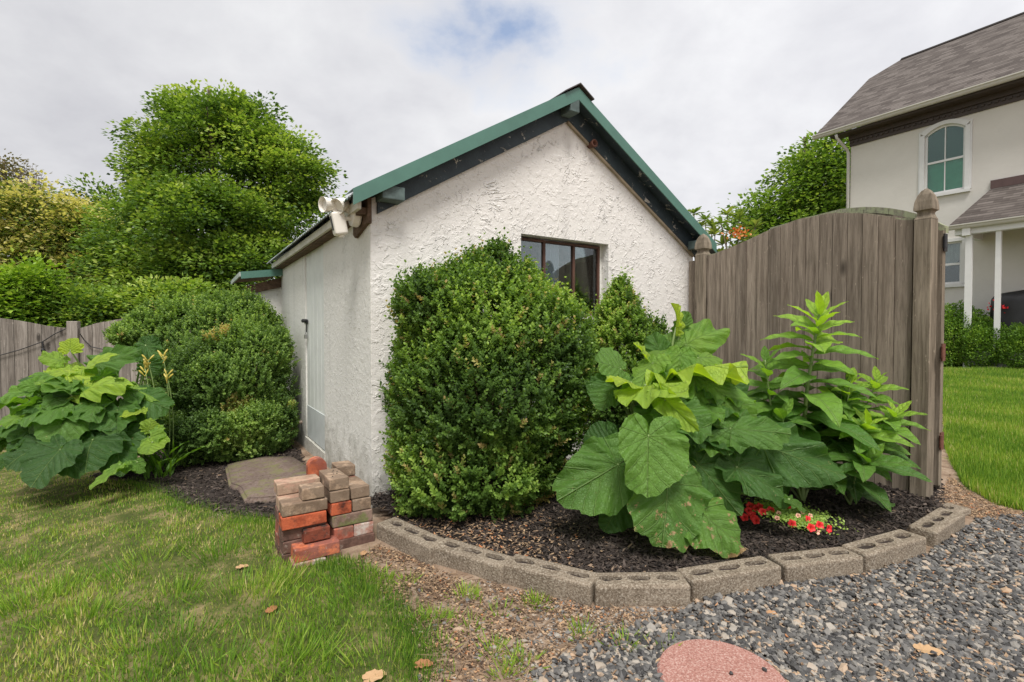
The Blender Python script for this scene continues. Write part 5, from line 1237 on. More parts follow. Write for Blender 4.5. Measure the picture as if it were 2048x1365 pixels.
RIGHT = [
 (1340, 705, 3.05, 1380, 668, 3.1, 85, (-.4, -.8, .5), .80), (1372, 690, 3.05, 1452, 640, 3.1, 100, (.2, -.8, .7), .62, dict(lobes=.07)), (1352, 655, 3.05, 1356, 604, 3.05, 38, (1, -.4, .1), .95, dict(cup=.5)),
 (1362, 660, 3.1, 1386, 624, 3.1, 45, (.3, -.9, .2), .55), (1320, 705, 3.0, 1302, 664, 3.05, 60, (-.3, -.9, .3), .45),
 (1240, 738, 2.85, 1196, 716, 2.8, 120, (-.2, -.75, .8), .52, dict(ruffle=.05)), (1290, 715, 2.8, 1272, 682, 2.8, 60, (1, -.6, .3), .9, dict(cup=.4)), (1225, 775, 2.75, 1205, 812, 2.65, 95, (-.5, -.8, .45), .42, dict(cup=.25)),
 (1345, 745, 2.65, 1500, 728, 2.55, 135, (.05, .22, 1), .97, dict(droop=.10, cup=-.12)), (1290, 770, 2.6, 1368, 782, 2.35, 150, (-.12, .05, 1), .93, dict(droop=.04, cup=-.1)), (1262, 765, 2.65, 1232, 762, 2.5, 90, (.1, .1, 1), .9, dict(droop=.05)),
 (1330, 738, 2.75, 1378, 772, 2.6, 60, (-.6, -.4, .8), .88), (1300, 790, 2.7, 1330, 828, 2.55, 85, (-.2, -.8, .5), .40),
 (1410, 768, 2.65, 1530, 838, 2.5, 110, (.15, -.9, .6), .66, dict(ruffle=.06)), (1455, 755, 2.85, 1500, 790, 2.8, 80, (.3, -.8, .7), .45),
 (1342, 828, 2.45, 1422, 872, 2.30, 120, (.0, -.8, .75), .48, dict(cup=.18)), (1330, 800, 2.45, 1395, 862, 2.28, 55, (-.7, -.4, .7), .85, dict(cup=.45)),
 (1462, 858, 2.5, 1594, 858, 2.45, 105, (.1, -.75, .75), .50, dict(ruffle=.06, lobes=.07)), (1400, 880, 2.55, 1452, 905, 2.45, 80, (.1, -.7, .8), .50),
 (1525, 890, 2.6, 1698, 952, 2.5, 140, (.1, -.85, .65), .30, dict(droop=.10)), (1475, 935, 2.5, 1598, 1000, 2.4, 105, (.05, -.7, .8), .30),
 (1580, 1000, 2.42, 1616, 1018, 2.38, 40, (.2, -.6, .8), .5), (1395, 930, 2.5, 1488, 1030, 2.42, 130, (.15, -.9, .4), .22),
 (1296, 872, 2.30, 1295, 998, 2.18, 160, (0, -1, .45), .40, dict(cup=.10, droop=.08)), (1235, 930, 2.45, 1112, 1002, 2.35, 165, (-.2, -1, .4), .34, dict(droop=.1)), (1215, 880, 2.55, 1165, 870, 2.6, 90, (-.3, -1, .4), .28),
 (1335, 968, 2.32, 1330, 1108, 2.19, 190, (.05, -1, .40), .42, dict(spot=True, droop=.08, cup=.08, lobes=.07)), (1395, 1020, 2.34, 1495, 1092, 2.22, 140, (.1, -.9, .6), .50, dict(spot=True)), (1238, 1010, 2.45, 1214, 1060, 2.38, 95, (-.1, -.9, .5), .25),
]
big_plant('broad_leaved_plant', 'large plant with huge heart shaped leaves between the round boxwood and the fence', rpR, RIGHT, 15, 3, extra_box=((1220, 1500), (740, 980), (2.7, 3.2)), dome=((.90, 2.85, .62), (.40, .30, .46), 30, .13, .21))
gl_ = lz(-3.55, 4.4); rpL = np.array([-3.45, 4.45, gl_])
yl = 4.05
LEFT = [
 (140, 700, yl, 138, 676, yl, 58, (0, -.9, .6), .97, dict(cup=.3, lobes=.09)), (118, 722, yl, 76, 702, yl, 40, (.1, -.7, .8), .9), (120, 740, 4.0, 172, 757, 3.9, 75, (0, -.3, 1), .88), (140, 742, 4.0, 82, 744, 3.9, 50, (0, -.5, 1), .86),
 (172, 735, yl, 220, 700, yl, 55, (-.3, -.6, .8), .80), (200, 728, 4.3, 276, 698, 4.3, 75, (0, -.8, .6), .50), (300, 700, 4.4, 270, 684, 4.4, 60, (0, -1, .2), .22), (292, 690, 4.4, 316, 718, 4.35, 60, (0, -1, .3), .22), (295, 730, 4.3, 304, 755, 4.3, 60, (0, -1, .3), .25),
 (165, 778, 3.9, 248, 756, 3.8, 75, (0, -.45, 1), .78, dict(ruffle=.06)), (225, 770, 4.1, 342, 772, 4.0, 60, (0, -.35, 1), .72), (90, 775, 3.9, 37, 762, 3.8, 45, (0, -.7, .8), .62, dict(ruffle=.07)),
 (118, 810, 3.8, 32, 828, 3.65, 120, (-.1, -.75, .7), .45), (35, 835, 3.7, -15, 840, 3.65, 60, (0, -.3, 1), .72), (140, 825, 3.75, 100, 885, 3.55, 120, (.1, -.75, .7), .42, dict(ruffle=.06)),
 (180, 818, 3.85, 216, 845, 3.7, 80, (0, -.8, .6), .40), (235, 820, 3.85, 228, 868, 3.7, 90, (.1, -.8, .6), .38), (290, 800, 4.0, 335, 815, 3.95, 85, (.2, -.9, .4), .32), (280, 790, 4.05, 262, 822, 3.95, 70, (0, -.9, .4), .32),
 (85, 890, 3.65, -5, 925, 3.5, 110, (-.1, -.7, .75), .16), (120, 900, 3.55, 52, 968, 3.35, 130, (-.1, -.8, .6), .15, dict(ruffle=.06)), (185, 880, 3.7, 160, 940, 3.5, 140, (.1, -.85, .5), .20), (235, 880, 3.8, 232, 945, 3.6, 110, (.1, -.9, .4), .22),
 (128, 910, 3.6, 160, 945, 3.5, 60, (0, -.7, .8), .30), (300, 862, 3.75, 298, 840, 3.72, 75, (.1, -1, .3), .78, dict(cup=.12)), (305, 885, 3.65, 290, 908, 3.55, 60, (0, -.8, .6), .75), (300, 875, 3.7, 305, 895, 3.6, 75, (.1, -1, .3), .76),
 (228, 940, 3.5, 175, 975, 3.35, 55, (-.2, -.7, .8), .82, dict(ruffle=.05)), (240, 930, 3.55, 215, 945, 3.45, 45, (0, -.6, .8), .72), (250, 930, 3.6, 270, 935, 3.55, 40, (0, -.6, .8), .7), (280, 820, 3.85, 240, 826, 3.75, 45, (0, -.2, 1), .85), (275, 925, 3.6, 282, 942, 3.55, 32, (0, -.8, .6), .6),
]
big_plant('broad_leaved_plant', 'large heart leaved plant sprawling over the lawn before the left fence', rpL, LEFT, 24, 5, extra_box=((70, 310), (740, 920), (3.8, 4.4)), dome=((-3.50, 4.15, gl_+.52), (.60, .42, .50), 40, .16, .27))

# ---------------------------------------------------------------- tall leafy stalk plant by the fence
def stalk_plant(name, label, base, stems, seed, cat='plant'):
    root = empty(name, base, label, cat); r = np.random.RandomState(seed); st = MB()
    for si, (pts, rad, n, Lm, Wr, t0, t1, first) in enumerate(stems):
        P = np.array(pts); u = np.linspace(0, 1, len(P)); q = np.linspace(0, 1, 40)
        Q_ = np.stack([np.interp(q, u, P[:, k]) for k in range(3)], 1)
        st.tube(Q_, np.linspace(rad, rad*.35, 40), 8); az = r.uniform(0, 6.28)
        for k in range(n):
            v = first+(1-first)*((k+.5)/n)**.85; az += 2.4; b = np.array([np.interp(v, q, Q_[:, j]) for j in range(3)])
            el = np.interp(v, [first, .75, .93, 1], [-.05, .28, .7, 1.25]); L_ = Lm*np.interp(v, [first, .5, .8, 1], [1.0, 1.05, .75, .42])*r.uniform(.85, 1.15)
            d = np.array([math.cos(az)*math.cos(el), math.sin(az)*math.cos(el), math.sin(el)]); V, Fq, uv = lance_geo(L_, L_*Wr*r.uniform(.85, 1.15), seed*77+k+si*40, droop=np.interp(v, [0, .8, 1], [.38, .32, .05]), fold=.3)
            Pp = place(V, b, b+d, [-d[0]*.3+r.normal()*.25, -d[1]*.3-.42, 1.0]); t = np.interp(v, [first, 1], [t0, t1])+r.normal(0, .06)
            Pp[:, 2] = np.maximum(Pp[:, 2], base[2]+.01)
            mesh('leaf', Pp, Fq, M['lance'], root, smooth=True, uv=uv, t=np.full(len(Pp), np.clip(t, 0, 1)))
    st.build('stems', M['stalk'], root, smooth=True); return root
Yp = 2.95
P_ = lambda x, y, Y=Yp: at(x, y, Y)
bp_ = P_(1606, 945); bp_[2] = .08
stalk_plant('leafy_stalk_plant', 'tall thick stemmed plant with long pointed leaves in front of the board fence', bp_,
    [([bp_, P_(1606, 870), P_(1614, 780), P_(1628, 690), P_(1640, 625)], .016, 36, .38, .37, .36, 1.0, .26),
     ([bp_, P_(1500, 870, 3.1), P_(1478, 800, 3.15)], .008, 18, .30, .46, .25, .55, .15), ([bp_, P_(1545, 840, 2.9), P_(1530, 720, 2.95)], .009, 20, .27, .42, .3, .7, .3), ([bp_, P_(1570, 890, 2.8), P_(1565, 830, 2.75)], .007, 14, .26, .44, .25, .6, .2), ([bp_, P_(1660, 860, 3.0), P_(1685, 790, 3.0)], .008, 18, .29, .44, .2, .45, .2),
     ([bp_, P_(1560, 860, 3.05), P_(1535, 770, 3.1)], .008, 14, .24, .42, .2, .4, .3)], 31)
bq = P_(1700, 965, 2.9); bq[2] = .09
stalk_plant('leafy_stalk_plant', 'bushy many stemmed plant with pointed leaves at the foot of the tall post', bq,
    [([bq, P_(1690, 850, 2.95), P_(1700, 760, 2.95)], .008, 20, .25, .42, .3, .9, .3), ([bq, P_(1712, 880, 2.85), P_(1735, 850, 2.75)], .008, 22, .26, .44, .25, .95, .2), ([bq, P_(1745, 860, 2.9), P_(1795, 830, 2.82)], .007, 20, .25, .44, .25, .95, .25), ([bq, P_(1725, 830, 3.05), P_(1755, 760, 3.0)], .007, 22, .23, .44, .25, .95, .3),
     ([bq, P_(1680, 870, 3.0), P_(1690, 800, 2.98)], .008, 20, .29, .44, .2, .5, .15), ([bq, P_(1715, 930, 2.7), P_(1740, 925, 2.65)], .006, 14, .28, .44, .25, .5, .1), ([bq, P_(1660, 940, 2.7), P_(1680, 950, 2.6)], .006, 10, .20, .45, .2, .3, .15)], 32)

# ---------------------------------------------------------------- red flowers
M['petal'] = tramp('red_petal', [(0, (.62, .02, .02)), (.7, (.72, .03, .05)), (.9, (.75, .22, .16)), (1, (.80, .45, .33))], .5, .3, .05, 30, .1)
fb = gnd(1565, 1050, .07); fp = empty('red_flower_plant', fb, 'low red petunia like flowers spilling on the mulch under the big leaves', 'flowers')
fl_pts = [(1497, 1022, 0), (1512, 1017, 0), (1519, 1014, 0), (1504, 1030, 0), (1508, 1037, 0), (1489, 1035, .1), (1512, 1041, 0), (1500, 1012, 0), (1541, 1021, 0), (1557, 1027, 1), (1554, 1037, 1), (1575, 1017, 0), (1584, 1048, 0), (1604, 1026, 1), (1616, 1040, .2), (1620, 1032, 1), (1622, 1056, 0), (1639, 1051, .2), (1657, 1058, .3), (1635, 1065, 1), (1525, 1024, 0), (1596, 1032, 1)]
for (x, y, t) in fl_pts:
    p = gnd(x, y, .07); p = at(x, y, p[1]-.17); dr = np.array([(x-1565)/300, -.85, .6])+RS.normal(0, .25, 3); dr /= np.linalg.norm(dr); s = .0195 if t < .5 else .012
    n = 20; a = np.arange(n)*2*np.pi/n; u = np.cross(dr, UP); u /= np.linalg.norm(u); v = np.cross(u, dr)
    Vf = [p-dr*.012]
    for rr_, hh in ((.25, -.002), (.7, .004), (1.0, .004)):
        q = rr_*(1+(.13*np.cos(5*a) if rr_ > .5 else 0)); Vf += [p+s*q[i]*(math.cos(a[i])*u+math.sin(a[i])*v)+dr*(hh+.0015*math.sin(5*a[i])) if hasattr(q, '__len__') else p+s*q*(math.cos(a[i])*u+math.sin(a[i])*v)+dr*hh for i in range(n)]
    Vf = np.array(Vf); i = np.arange(n); j = (i+1) % n; T0 = np.stack([np.zeros(n, int), 1+i, 1+j], 1); Q0 = np.concatenate([np.stack([1+k*n+i, 1+(k+1)*n+i, 1+(k+1)*n+j, 1+k*n+j], 1) for k in range(2)])
    tf = np.full(len(Vf), t*1.0); 
    fo = mesh('flower', Vf, [T0, Q0], M['petal'], fp, smooth=True, t=tf); mb = MB(); V, Fs = lathe([(0, 0), (.0026, 0), (.002, .003), (0, .003)], p-dr*.004, 6, dr); mb.add(V, Fs); mb.build('flower_centre', plain('flower_centre', (.10, .02, .01), .8, bstr=0) if 'fc' not in M else M['fc'], fo); M['fc'] = bpy.data.materials['flower_centre']
n = 3200; px_ = RS.normal(1588, 36, n); py_ = 1038+(px_-1590)*.22+RS.normal(0, 9, n)-6; T = np.array([at(x, y, gnd(x, y, .07)[1]-.14) for x, y in zip(px_, py_)]); T[:, 1] += RS.uniform(-.03, .08, n)
V, Fm, tv = inst(LEAF, LEAFF, basis(rnd(n)*[1, 1, .5]+[0, 0, .4], rnd(n)*.5+[0, -.3, 1], RS.uniform(.009, .017, n)), T, RS.uniform(.45, .9, n)); mesh('foliage', V, Fm, M['boxwood'], fp, t=tv)

# ---------------------------------------------------------------- daylily beside the left plant
db = gnd(290, 945, 0); dl = empty('daylily', db, 'daylily with thin budded stalks between the left plant and the boxwood', 'flowers'); db = np.array(db)
for (bx0, x, y) in ((300, 290, 738), (318, 296, 722), (338, 326, 712), (345, 334, 752)):
    q0 = at(bx0, 910, 4.15); q0[2] = max(q0[2], float(gz(q0[0], q0[1]))); q1 = at(x, y, 4.1); mb = MB(); m = (q0+q1)/2+np.array([.05, 0, .05]); u_ = np.linspace(0, 1, 10)[:, None]; mb.tube(q0*(1-u_)**2+2*m*u_*(1-u_)+q1*u_**2, np.linspace(.006, .003, 10), 6)
    so_ = mb.build('stalk', M['stalk'], dl, smooth=True); bd = MB()
    for k in range(6):
        d = rnd(1)[0]*[.8, .5, .3]+[0, 0, .8]; d /= np.linalg.norm(d); s0 = q1-UP*.03*(k % 3); V, Fs = lathe([(0, 0), (.004, .01), (.007, .03), (.006, .045), (0, .055)], s0+d*.012, 6, d); bd.add(V, Fs); bd.tube([s0, s0+d*.014], .003, 5)
    bd.build('buds', M.setdefault('bud', plain('yellow_bud', (.52, .42, .08), .5, var=.3, bstr=0)), so_)
bl = []
for k in range(46):
    b = at(RS.uniform(290, 350), 915, RS.uniform(4.0, 4.3)); b[2] = float(gz(b[0], b[1])); az = RS.uniform(0, 6.28); L_ = RS.uniform(.3, .55); V, Fq, uv = lance_geo(L_, .016, 900+k, droop=RS.uniform(.2, .6), n=10, m=2); d = np.array([math.cos(az)*.45, math.sin(az)*.45, 1.0]); P = place(V, b, b+d, [-d[0]*2, -d[1]*2-.01, .9]); bl.append((P, Fq))
for P, Fq in bl[:14]: mesh('leaf', P, Fq, M['lance'], dl, smooth=True, uv=np.zeros((len(P), 2))+.3, t=np.full(len(P), .55))
Vc = np.concatenate([p for p, _ in bl[14:]]); Fc_ = np.concatenate([f+i*len(bl[0][0]) for i, (_, f) in enumerate(bl[14:])]); mesh('foliage', Vc, Fc_, M['lance'], dl, smooth=True, uv=np.zeros((len(Vc), 2))+.3, t=np.full(len(Vc), .5))

# ================================================================ trees
def tree(name, label, px, Y, blobs, nclump, nleaf, leaf, stops, seed, trunk_r=.25, flat=.45, gap=.0, cat='tree', group=None, base_z=None, trans=.35, csz=.5, card=True, limbs=26, tips=None):
    r = np.random.RandomState(seed); b = at(px, 700, Y); b[2] = float(gz(b[0], b[1])) if base_z is None else base_z
    root = empty(name, b, label, cat, group)
    E = []
    for (ex, ey, dy, rx, ry) in blobs:
        c = at(ex, ey, Y+dy); E.append((c, np.array([rx*Y/F, rx*Y/F*.85, ry*Y/F])))
    w = np.array([e[1].prod()**(2/3) for e in E]); w /= w.sum(); cl = []; cn = []
    while len(cl) < nclump:
        i = r.choice(len(E), p=w); d = r.normal(size=3); d /= np.linalg.norm(d); rad = 1-.55*r.rand()**2.0
        p = E[i][0]+E[i][1]*d*rad
        if p[2] < b[2]+.15: continue
        cl.append(p); cn.append(d)
    cl = np.array(cl); cn = np.array(cn); m = r.poisson(nleaf, nclump); cs = csz*r.uniform(.6, 1.35, nclump)
    ci = np.repeat(np.arange(nclump), m); n = len(ci); g = r.normal(size=(n, 3)); g /= np.maximum(1, np.linalg.norm(g, axis=1)/1.9)[:, None]
    P = cl[ci]+g*cs[ci][:, None]*[1, 1, flat]; P[:, 2] -= .18*cs[ci]*np.hypot(g[:, 0], g[:, 1])
    ax = g*[1, 1, .35]+cn[ci]*.5+r.normal(0, .35, (n, 3))-[0, 0, .12]; nr = r.normal(0, .45, (n, 3))+[0, 0, 1]
    tc_ = np.clip(r.normal(.5, .19, nclump), .05, .9); t = np.clip(tc_[ci]+r.normal(0, .13, n)+.13*g[:, 2], 0, 1)  # random tint, plus clump tops lightened as if lit from above
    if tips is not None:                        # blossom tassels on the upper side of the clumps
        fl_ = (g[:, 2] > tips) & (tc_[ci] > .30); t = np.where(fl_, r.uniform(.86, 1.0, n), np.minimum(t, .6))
    V, Fm, tv = inst(CARD, CARDF, basis(ax, nr, leaf*r.uniform(.65, 1.25, n)), P, t)
    mesh('crown', V, Fm, leafmat(name+'_leaves', stops, trans, .5, .3, .6, .10), root, t=tv)
    mb = MB(); topz = max(e[0][2]+e[1][2]*.5 for e in E); cxy = np.mean([e[0] for e in E], 0); tp = np.array([cxy[0], cxy[1], topz])
    q = np.linspace(0, 1, 12)[:, None]; tr = b+(tp-b)*q+np.stack([np.sin(q[:, 0]*5)*.02*topz, np.cos(q[:, 0]*4)*.015*topz, 0*q[:, 0]], 1); mb.tube(tr, trunk_r*(1-.85*q[:, 0]), 9)
    for i in r.choice(nclump, min(limbs, nclump), replace=False):
        k = np.clip((cl[i][2]-b[2])/(topz-b[2])-.25, .12, .85); s0 = np.array([np.interp(k, q[:, 0], tr[:, j]) for j in range(3)]); m_ = (s0+cl[i])/2+[0, 0, .06*topz]
        u_ = np.linspace(0, 1, 8)[:, None]; mb.tube(s0*(1-u_)**2+2*m_*u_*(1-u_)+cl[i]*u_**2, np.linspace(trunk_r*.32*(1-k*.6), trunk_r*.05, 8), 5)
    mb.build('trunk', M['bark'], root, smooth=True); return root
G1 = [(0, (.04, .085, .02)), (.35, (.12, .215, .038)), (.7, (.28, .41, .068)), (1, (.45, .53, .13))]
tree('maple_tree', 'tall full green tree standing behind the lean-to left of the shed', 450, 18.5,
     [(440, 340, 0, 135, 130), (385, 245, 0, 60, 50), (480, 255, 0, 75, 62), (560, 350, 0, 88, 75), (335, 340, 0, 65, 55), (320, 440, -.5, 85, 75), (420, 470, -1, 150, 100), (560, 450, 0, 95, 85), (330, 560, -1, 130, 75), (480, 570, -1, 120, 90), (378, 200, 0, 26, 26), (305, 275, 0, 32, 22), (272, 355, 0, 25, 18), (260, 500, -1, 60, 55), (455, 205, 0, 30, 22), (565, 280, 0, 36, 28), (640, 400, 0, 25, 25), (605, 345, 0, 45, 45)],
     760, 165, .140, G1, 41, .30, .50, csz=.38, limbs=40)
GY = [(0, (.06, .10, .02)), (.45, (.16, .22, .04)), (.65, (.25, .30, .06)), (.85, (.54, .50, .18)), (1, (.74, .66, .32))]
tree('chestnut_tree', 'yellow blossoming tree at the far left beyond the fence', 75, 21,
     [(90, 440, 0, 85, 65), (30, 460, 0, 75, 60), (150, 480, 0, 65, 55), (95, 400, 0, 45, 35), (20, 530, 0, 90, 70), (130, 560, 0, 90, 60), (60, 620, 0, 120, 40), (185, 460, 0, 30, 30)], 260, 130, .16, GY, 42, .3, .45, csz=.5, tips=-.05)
GD = [(0, (.025, .05, .012)), (.5, (.065, .125, .026)), (.8, (.14, .24, .045)), (1, (.24, .34, .07))]
tree('dark_tree', 'dark green rounded tree seen between the yellow tree and the tall green one', 205, 25,
     [(215, 420, 0, 55, 45), (180, 500, 0, 70, 80), (230, 560, 0, 80, 80), (150, 600, 0, 90, 50), (110, 560, 0, 60, 50)], 220, 120, .20, GD, 43, .3, csz=.6)
tree('bare_topped_tree', 'sparse brownish tree with bare twigs at the far left edge of the sky', 30, 27,
     [(25, 350, 0, 35, 30), (10, 390, 0, 55, 40), (50, 400, 0, 40, 30), (0, 330, 0, 25, 20)], 55, 90, .16, [(0, (.06, .06, .03)), (.5, (.13, .12, .06)), (1, (.26, .20, .10))], 44, .25, csz=.6, limbs=40)
# bare twigs above it
tg_ = MB(); r_ = np.random.RandomState(5)
for k in range(26):
    q0 = at(55+r_.uniform(-10, 20), 420, 24); a = r_.uniform(-.5, .7); L_ = r_.uniform(1.2, 2.2); q1 = q0+np.array([math.sin(a)*L_*.7, 0, math.cos(a)*L_])
    tg_.tube([q0, (q0+q1)/2+r_.normal(0, .1, 3), q1], [.03, .018, .006], 4)
    for j in range(3): s = q0+(q1-q0)*r_.uniform(.4, .9); tg_.tube([s, s+np.array([r_.normal()*.35, 0, r_.uniform(.1, .5)])], [.010, .004], 4)
tg_.tube([at(55, 700, 24), at(58, 560, 24), at(62, 415, 24)], [.14, .12, .07], 7)
tag(tg_.build('bare_tree', M['twig'], None, at(55, 700, 24)), 'leafless twiggy tree top poking out above the yellow tree', 'tree')
GB = [(0, (.07, .14, .02)), (.4, (.18, .31, .035)), (.75, (.34, .50, .06)), (1, (.52, .63, .12))]
for (nm, lab, px, Y, bl_, sd_, stp) in (('hedge_shrub', 'bright yellow green shrub behind the left end of the board fence', 40, 11, [(30, 610, 0, 70, 55), (60, 570, 0, 40, 35), (-20, 620, 0, 60, 55)], 51, GB),
        ('hedge_shrub', 'fresh green shrub behind the left fence post, nearer the middle', 150, 11.5, [(150, 630, 0, 70, 45), (110, 600, 0, 40, 30), (190, 640, 0, 50, 40)], 52, G1),
        ('hedge_shrub', 'mid green shrub behind the fence where it meets the pale boxwood', 260, 12, [(250, 635, 0, 60, 45), (310, 620, 0, 60, 50), (370, 620, 0, 60, 50)], 53, G1)):
    tree(nm, lab, px, Y, bl_+[(px, 700, 0, 90, 70)], 170, 100, .11, stp, sd_, .06, .6, cat='shrub', csz=.26, limbs=14, group='shrubs beyond the left fence')
tree('maple_tree', 'green tree rising behind the board fence beside the house corner', 1640, 24,
     [(1640, 330, 0, 55, 55), (1600, 380, 0, 70, 60), (1660, 400, 0, 70, 70), (1560, 420, 0, 60, 50), (1510, 425, 0, 30, 24), (1680, 300, 0, 40, 40), (1600, 470, 0, 110, 60), (1655, 285, 0, 22, 18)], 260, 100, .20, [(0, (.06, .12, .022)), (.4, (.15, .26, .045)), (.75, (.28, .41, .075)), (1, (.44, .53, .13))], 45, .3, .5, csz=.6, limbs=30)
# rhododendron and trumpet flowers peeping over the fence
rb_ = at(1440, 500, 6.6); rroot = empty('rhododendron', [rb_[0], rb_[1], 0], 'glossy whorled leaf shrub with orange blooms peeping over the fence by the roof end', 'shrub'); r = np.random.RandomState(61)
Rs, Ts, tt_ = [], [], []
wh = [(1388, 428), (1410, 440), (1400, 455), (1372, 452), (1455, 430), (1442, 448), (1478, 440), (1430, 470), (1462, 465), (1495, 452), (1415, 490), (1445, 490), (1480, 480), (1510, 455), (1398, 475), (1425, 455), (1470, 500), (1500, 475), (1385, 470), (1440, 510)]
stm = MB()
for (x, y) in wh:
    Y = 6.6+r.uniform(-.4, .4); c = at(x, y, Y)
    for k in range(13):
        az = k*2.4; el = r.uniform(-.1, .9); a = np.array([math.cos(az)*math.cos(el), math.sin(az)*math.cos(el), math.sin(el)]); Rs.append(basis(a[None], np.array([[-a[0]*.4, -a[1]*.4, 1]]), np.array([[.075, .15, .1]])*r.uniform(.75, 1.1))[0]); Ts.append(c); tt_.append(r.uniform(.5, .95))
    s0 = np.array([rb_[0], rb_[1], 0])+r.normal(0, .08, 3)*[1, 1, 0]; m = (s0+c)/2+[r.normal()*.1, 0, .2]; u_ = np.linspace(0, 1, 8)[:, None]; stm.tube(s0*(1-u_)**2+2*m*u_*(1-u_)+c*u_**2, np.linspace(.02, .006, 8), 5)
V, Fm, tv = inst(LEAF, LEAFF, np.array(Rs), np.array(Ts), np.array(tt_)); mesh('foliage', V, Fm, leafmat('rhododendron_leaves', [(0, (.05, .09, .02)), (.6, (.13, .21, .04)), (1, (.30, .36, .09))], .4), rroot, t=tv); stm.build('stems', M['twig'], rroot, smooth=True)
n = 60; T = np.array([at(1476+r.normal()*10, 466+r.normal()*4, 6.0) for _ in range(n)]); V, Fm, tv = inst(LEAF, LEAFF, basis(rnd(n), rnd(n), r.uniform(.025, .05, n)), T, r.uniform(0, 1, n)); mesh('blossom', V, Fm, leafmat('orange_blossom', [(0, (.55, .12, .02)), (1, (.65, .28, .08))], .3), rroot, t=tv)

# ---- hedge before the house: each bush its own thing
def hedge(label, px, py, Y, rx, rz, n, stops, seed, leaf=.045):
    b = at(px, py, Y); b[2] = float(gz(b[0], b[1])); r = np.random.RandomState(seed); root = empty('hedge_bush', b, label, 'bush', 'bushes before the house')
    P, Nn = ell_surface([([b[0], b[1], b[2]+rz*.85], [rx, rx*.8, rz])], n, seed, .12, .35); k = P[:, 2] > b[2]+.02; P, Nn = P[k], Nn[k]; m = len(P)
    V, Fm, tv = inst(CARD, CARDF, basis(Nn+r.normal(0, .6, (m, 3))+[0, 0, .5], Nn+[0, 0, .6]+r.normal(0, .3, (m, 3)), leaf*r.uniform(.7, 1.3, m)), P, np.clip(r.normal(.45, .18, m)+.25*fnoise(P, 1.2, seed), 0, 1))
    mesh('foliage', V, Fm, leafmat('hedge_leaves', stops, .3, .5, .3, 2, .1), root, t=tv)
    mb = MB()
    for k in range(14):
        e = P[r.randint(m)]; s0 = b+r.normal(0, .08, 3)*[1, 1, 0]; mb.tube([s0, (s0+e)/2+[0, 0, .1], e], [.02, .012, .004], 5)
    mb.build('stems', M['twig'], root)
GH = [(0, (.045, .095, .015)), (.4, (.11, .22, .025)), (.75, (.22, .37, .04)), (1, (.36, .48, .08))]; GO_ = [(0, (.10, .12, .04)), (.4, (.23, .24, .07)), (.75, (.42, .37, .13)), (1, (.58, .47, .22))]
hedge('dark green bush immediately right of the fence before the house', 1915, 735, 13.4, .85, .88, 15000, GH, 71)
hedge('rounded green bush with a low bright skirt in the middle of the house hedge', 1975, 735, 12.8, .62, .62, 9000, GH, 72)
hedge('olive brown bush below the covered grill', 2035, 735, 13.6, .85, .84, 13000, GO_, 73)
hedge('small bright green bush in front of the olive brown one at the frame edge', 2050, 742, 12.2, .55, .58, 9000, GH, 74)
hedge('green bush at the far end of the hedge half behind the fence', 1850, 735, 14.2, .9, .8, 9000, GH, 75)
rz_ = at(1997, 616, 12.8); ro = empty('red_rose', [rz_[0], rz_[1], rz_[2]-.7], 'red rose blooms above the hedge before the porch post', 'flowers'); n = 90; T = rz_+RS.normal(0, 1, (n, 3))*[.10, .08, .05]+(RS.rand(n, 1) < .3)*np.array([.16, 0, -.05])
V, Fm, tv = inst(LEAF, LEAFF, basis(rnd(n), rnd(n), RS.uniform(.05, .09, n)), T, RS.uniform(0, .5, n)); mesh('blossom', V, Fm, M['petal'], ro, t=tv); mb = MB(); mb.tube([rz_-UP*.7, rz_-UP*.3+[.02, 0, 0], rz_], [.015, .01, .006], 6); mb.build('stem', M['stalk'], ro)

# ================================================================ grass
M['grass'] = leafmat('grass_blades', [(0, (.05, .12, .018)), (.35, (.115, .235, .028)), (.6, (.25, .40, .045)), (.78, (.40, .48, .08)), (.9, (.58, .48, .22)), (1, (.66, .54, .30))], .38, .5, .3, 1.2, .14)
BLADE = np.array([[-.5, 0, 0], [.5, 0, 0], [-.42, .5, .06], [.42, .5, .06], [0, 1, .26]]); BLF = np.array([[0, 1, 3], [0, 3, 2], [2, 3, 4]])
def blades(P, z, h, w, t, lean=.45, bias=None):
    n = len(P); a = RS.uniform(0, 2*np.pi, n); ln_ = np.abs(RS.normal(0, lean, n)); ax = np.stack([np.cos(a)*ln_, np.sin(a)*ln_, np.ones(n)], 1)
    if bias is not None: ax = ax+bias
    nr = np.stack([-np.cos(a), -np.sin(a), np.full(n, .25)], 1)+RS.normal(0, .3, (n, 3))
    return inst(BLADE, BLF, basis(ax, nr, np.stack([w, h, h], 1)), np.column_stack([P, z]), t)
def patch(p): return .5+.5*fnoise(p, .9, 91)
keep_out = lambda p: ~(inpoly(p, STRIP) & True)
gd = lambda p: view_dens(1.9, 1.7)(p)*keep_out(p)
Vs, Fs, Ts_ = [], [], []; off = 0
def addb(o):
    global off
    Vs.append(o[0]); Fs.append(o[1]+off); Ts_.append(o[2]); off += len(o[0])
p = area_scatter(LAWN_L, 230000, gd); n = len(p); cl = fnoise(p, 1.1, 92); dry = fnoise(p, 1.7, 93)
h = RS.uniform(.012, .031, n)*(1+.35*np.clip(cl, -1, 1)); dist_ = np.hypot(p[:, 0], p[:, 1])
t = np.clip(.51+.17*cl+RS.normal(0, .14, n), 0, .85); dr_ = RS.rand(n) < np.clip(.20+.34*dry, .03, .75); t[dr_] = RS.uniform(.8, 1, dr_.sum())
dk = np.exp(-(((p-np.array([-.75, 2.05]))/[.42, .42])**2).sum(1)); t = np.clip(t-.22*dk, 0, 1)
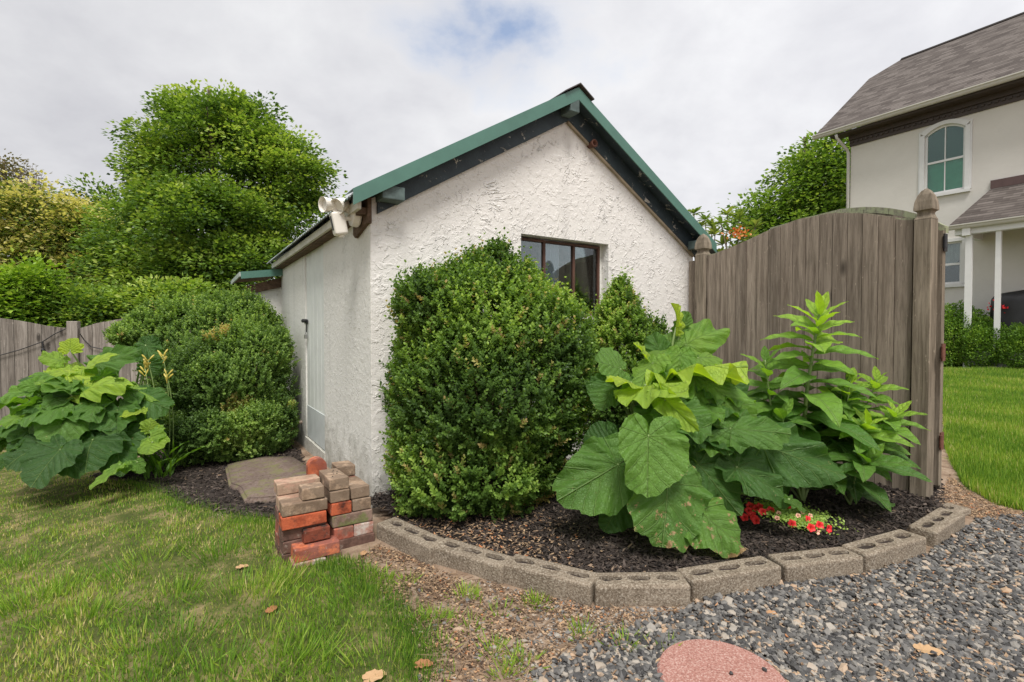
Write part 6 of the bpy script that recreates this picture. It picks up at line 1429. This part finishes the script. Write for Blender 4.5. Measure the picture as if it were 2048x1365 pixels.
addb(blades(p, gz(p[:, 0], p[:, 1])-.004, h, RS.uniform(.0020, .0038, n)*(1+dist_*.12), t, .8))
# tall tufts
tuf = zone_poly([(375, 1090), (300, 1120), (430, 1110), (250, 1150), (520, 1190), (560, 1160), (470, 1180), (540, 1290), (600, 1310), (450, 1330), (380, 1280), (250, 1300), (640, 1340), (120, 1180), (60, 1130), (180, 1230), (730, 1180), (690, 1210), (360, 1190), (760, 1320), (560, 1330), (310, 1340), (30, 1220)])
for q in tuf:
    m = RS.randint(50, 150); pp_ = np.array(q)+RS.normal(0, .06, (m, 2)); a0 = RS.uniform(0, 6.28); tt0 = RS.uniform(.4, .72)
    rad_ = (pp_-np.array(q))/.07; bias = np.column_stack([rad_*.5+np.array([math.cos(a0), math.sin(a0)])*.25, np.zeros(m)])
    addb(blades(pp_, gz(pp_[:, 0], pp_[:, 1])-.004, RS.uniform(.04, .10, m), RS.uniform(.0025, .0045, m), np.clip(tt0+RS.normal(0, .10, m), 0, 1), .35, bias))
# thin sprigs straying over the soil
wd = zone_poly([(1075, 1205), (1068, 1208), (955, 1200), (930, 1190), (870, 1235), (895, 1240), (940, 1255), (1000, 1230), (985, 1300), (1160, 1265), (1245, 1290), (1040, 1320), (880, 1290), (1330, 1300), (840, 1240), (745, 1150), (815, 1165), (770, 1160), (1010, 1345), (1240, 1190)])
for q in wd:
    m = RS.randint(25, 90); pp_ = np.array(q)+RS.normal(0, .028, (m, 2)); rad_ = (pp_-np.array(q))/.04; addb(blades(pp_, gz(pp_[:, 0], pp_[:, 1]), RS.uniform(.015, .05, m), RS.uniform(.0025, .006, m), np.clip(.62+RS.normal(0, .08, m), 0, 1), .5, np.column_stack([rad_*.9, np.zeros(m)])))
# feathered edge of the lawn over the soil
ed = np.array(zone_poly([(838, 1364), (835, 1290), (800, 1225), (740, 1170), (700, 1135), (640, 1122), (570, 1110), (556, 1050), (470, 1038), (370, 1012), (320, 985), (262, 962)]))
k = RS.randint(0, len(ed)-1, 9000); u = RS.rand(9000, 1); pe = ed[k]*(1-u)+ed[k+1]*u+RS.normal(0, .045, (9000, 2)); pe = pe[~inpoly(pe, [tuple(BF.W(-.3, .1, 0)[:2]), tuple(BF.W(.22, .1, 0)[:2]), tuple(BF.W(.22, -.4, 0)[:2]), tuple(BF.W(-.3, -.4, 0)[:2])])]; n = len(pe)
addb(blades(pe, gz(pe[:, 0], pe[:, 1])-.003, RS.uniform(.02, .05, n), RS.uniform(.0018, .003, n), np.clip(RS.normal(.35, .2, n), 0, 1), .7))
tag(mesh('lawn_grass', np.concatenate(Vs), np.concatenate(Fs), M['grass'], t=np.concatenate(Ts_)), 'uneven lawn grass with dry straw patches left of the shed', 'grass', kind='stuff')
Vs, Fs, Ts_ = [], [], []; off = 0
p = area_scatter([tuple(q) for q in LAWN_R], 90000, lambda p: np.minimum(1, (3.6/np.hypot(p[:, 0], p[:, 1]))**1.8)*(p[:, 0] < p[:, 1]*1.1+.3)); n = len(p); dist_ = np.hypot(p[:, 0], p[:, 1])
addb(blades(p, gz(p[:, 0], p[:, 1])-.004, RS.uniform(.03, .07, n)*(1+.04*dist_), RS.uniform(.0025, .0045, n)*(.6+dist_*.14), np.clip(RS.normal(.52, .13, n)+.12*fnoise(p, .5, 95)+.3*(RS.rand(n) < .06), 0, 1), .5))
tag(mesh('side_lawn_grass', Vs[0], Fs[0], M['grass'], t=Ts_[0]), 'even bright lawn grass right of the fence before the house', 'grass', kind='stuff')

# ---------------------------------------------------------------- fallen leaves that can be told apart
M['dryleaf'] = tramp('dry_leaf', [(0, (.26, .10, .04)), (.5, (.38, .20, .10)), (1, (.50, .34, .19))], .8, .2, .12, 25, .5)
def dry(px, py, s, rz, label, t=.5, curl=.35):
    s *= .7; p = gnd(px, py, .012+s*.12); V, Fq, uv = leaf_geo('h', s, s*.75, int(px), cup=curl, droop=.2, ruffle=.05, lobes=.03, nth=40, nr=6); d = np.array([math.cos(rz), math.sin(rz), .15]); V[:, 0] -= .4*s
    P = place(V, p, p+d, [RS.normal()*.2, -.2, 1]); P[:, 2] = np.maximum(P[:, 2], float(gz(p[0], p[1]))+.008); tag(mesh('dry_leaf', P, Fq, M['dryleaf'], None, p, smooth=True, t=np.full(len(P), t)), label, 'dry leaf', 'fallen dry leaves')
dry(752, 1352, .075, .4, 'large curled tan dry leaf at the bottom edge of the lawn', .85)
dry(1862, 1302, .085, -.4, 'big curled tan dry leaf lying on the gravel', .85)
dry(850, 1328, .06, .1, 'long orange dry leaf on the soil at the lawn corner', .25)
dry(545, 1217, .055, 1.2, 'rust orange dry leaf beside the tall grass tuft', .2)
dry(486, 1134, .055, .5, 'pale pinkish dry leaf in the middle of the lawn', .8)
dry(1545, 1226, .045, .2, 'light brown dry leaf in the gravel under the block joint', .6)
dry(728, 1105, .05, 1.3, 'upright tan dry leaf leaning at the foot of the right brick stack', .7)
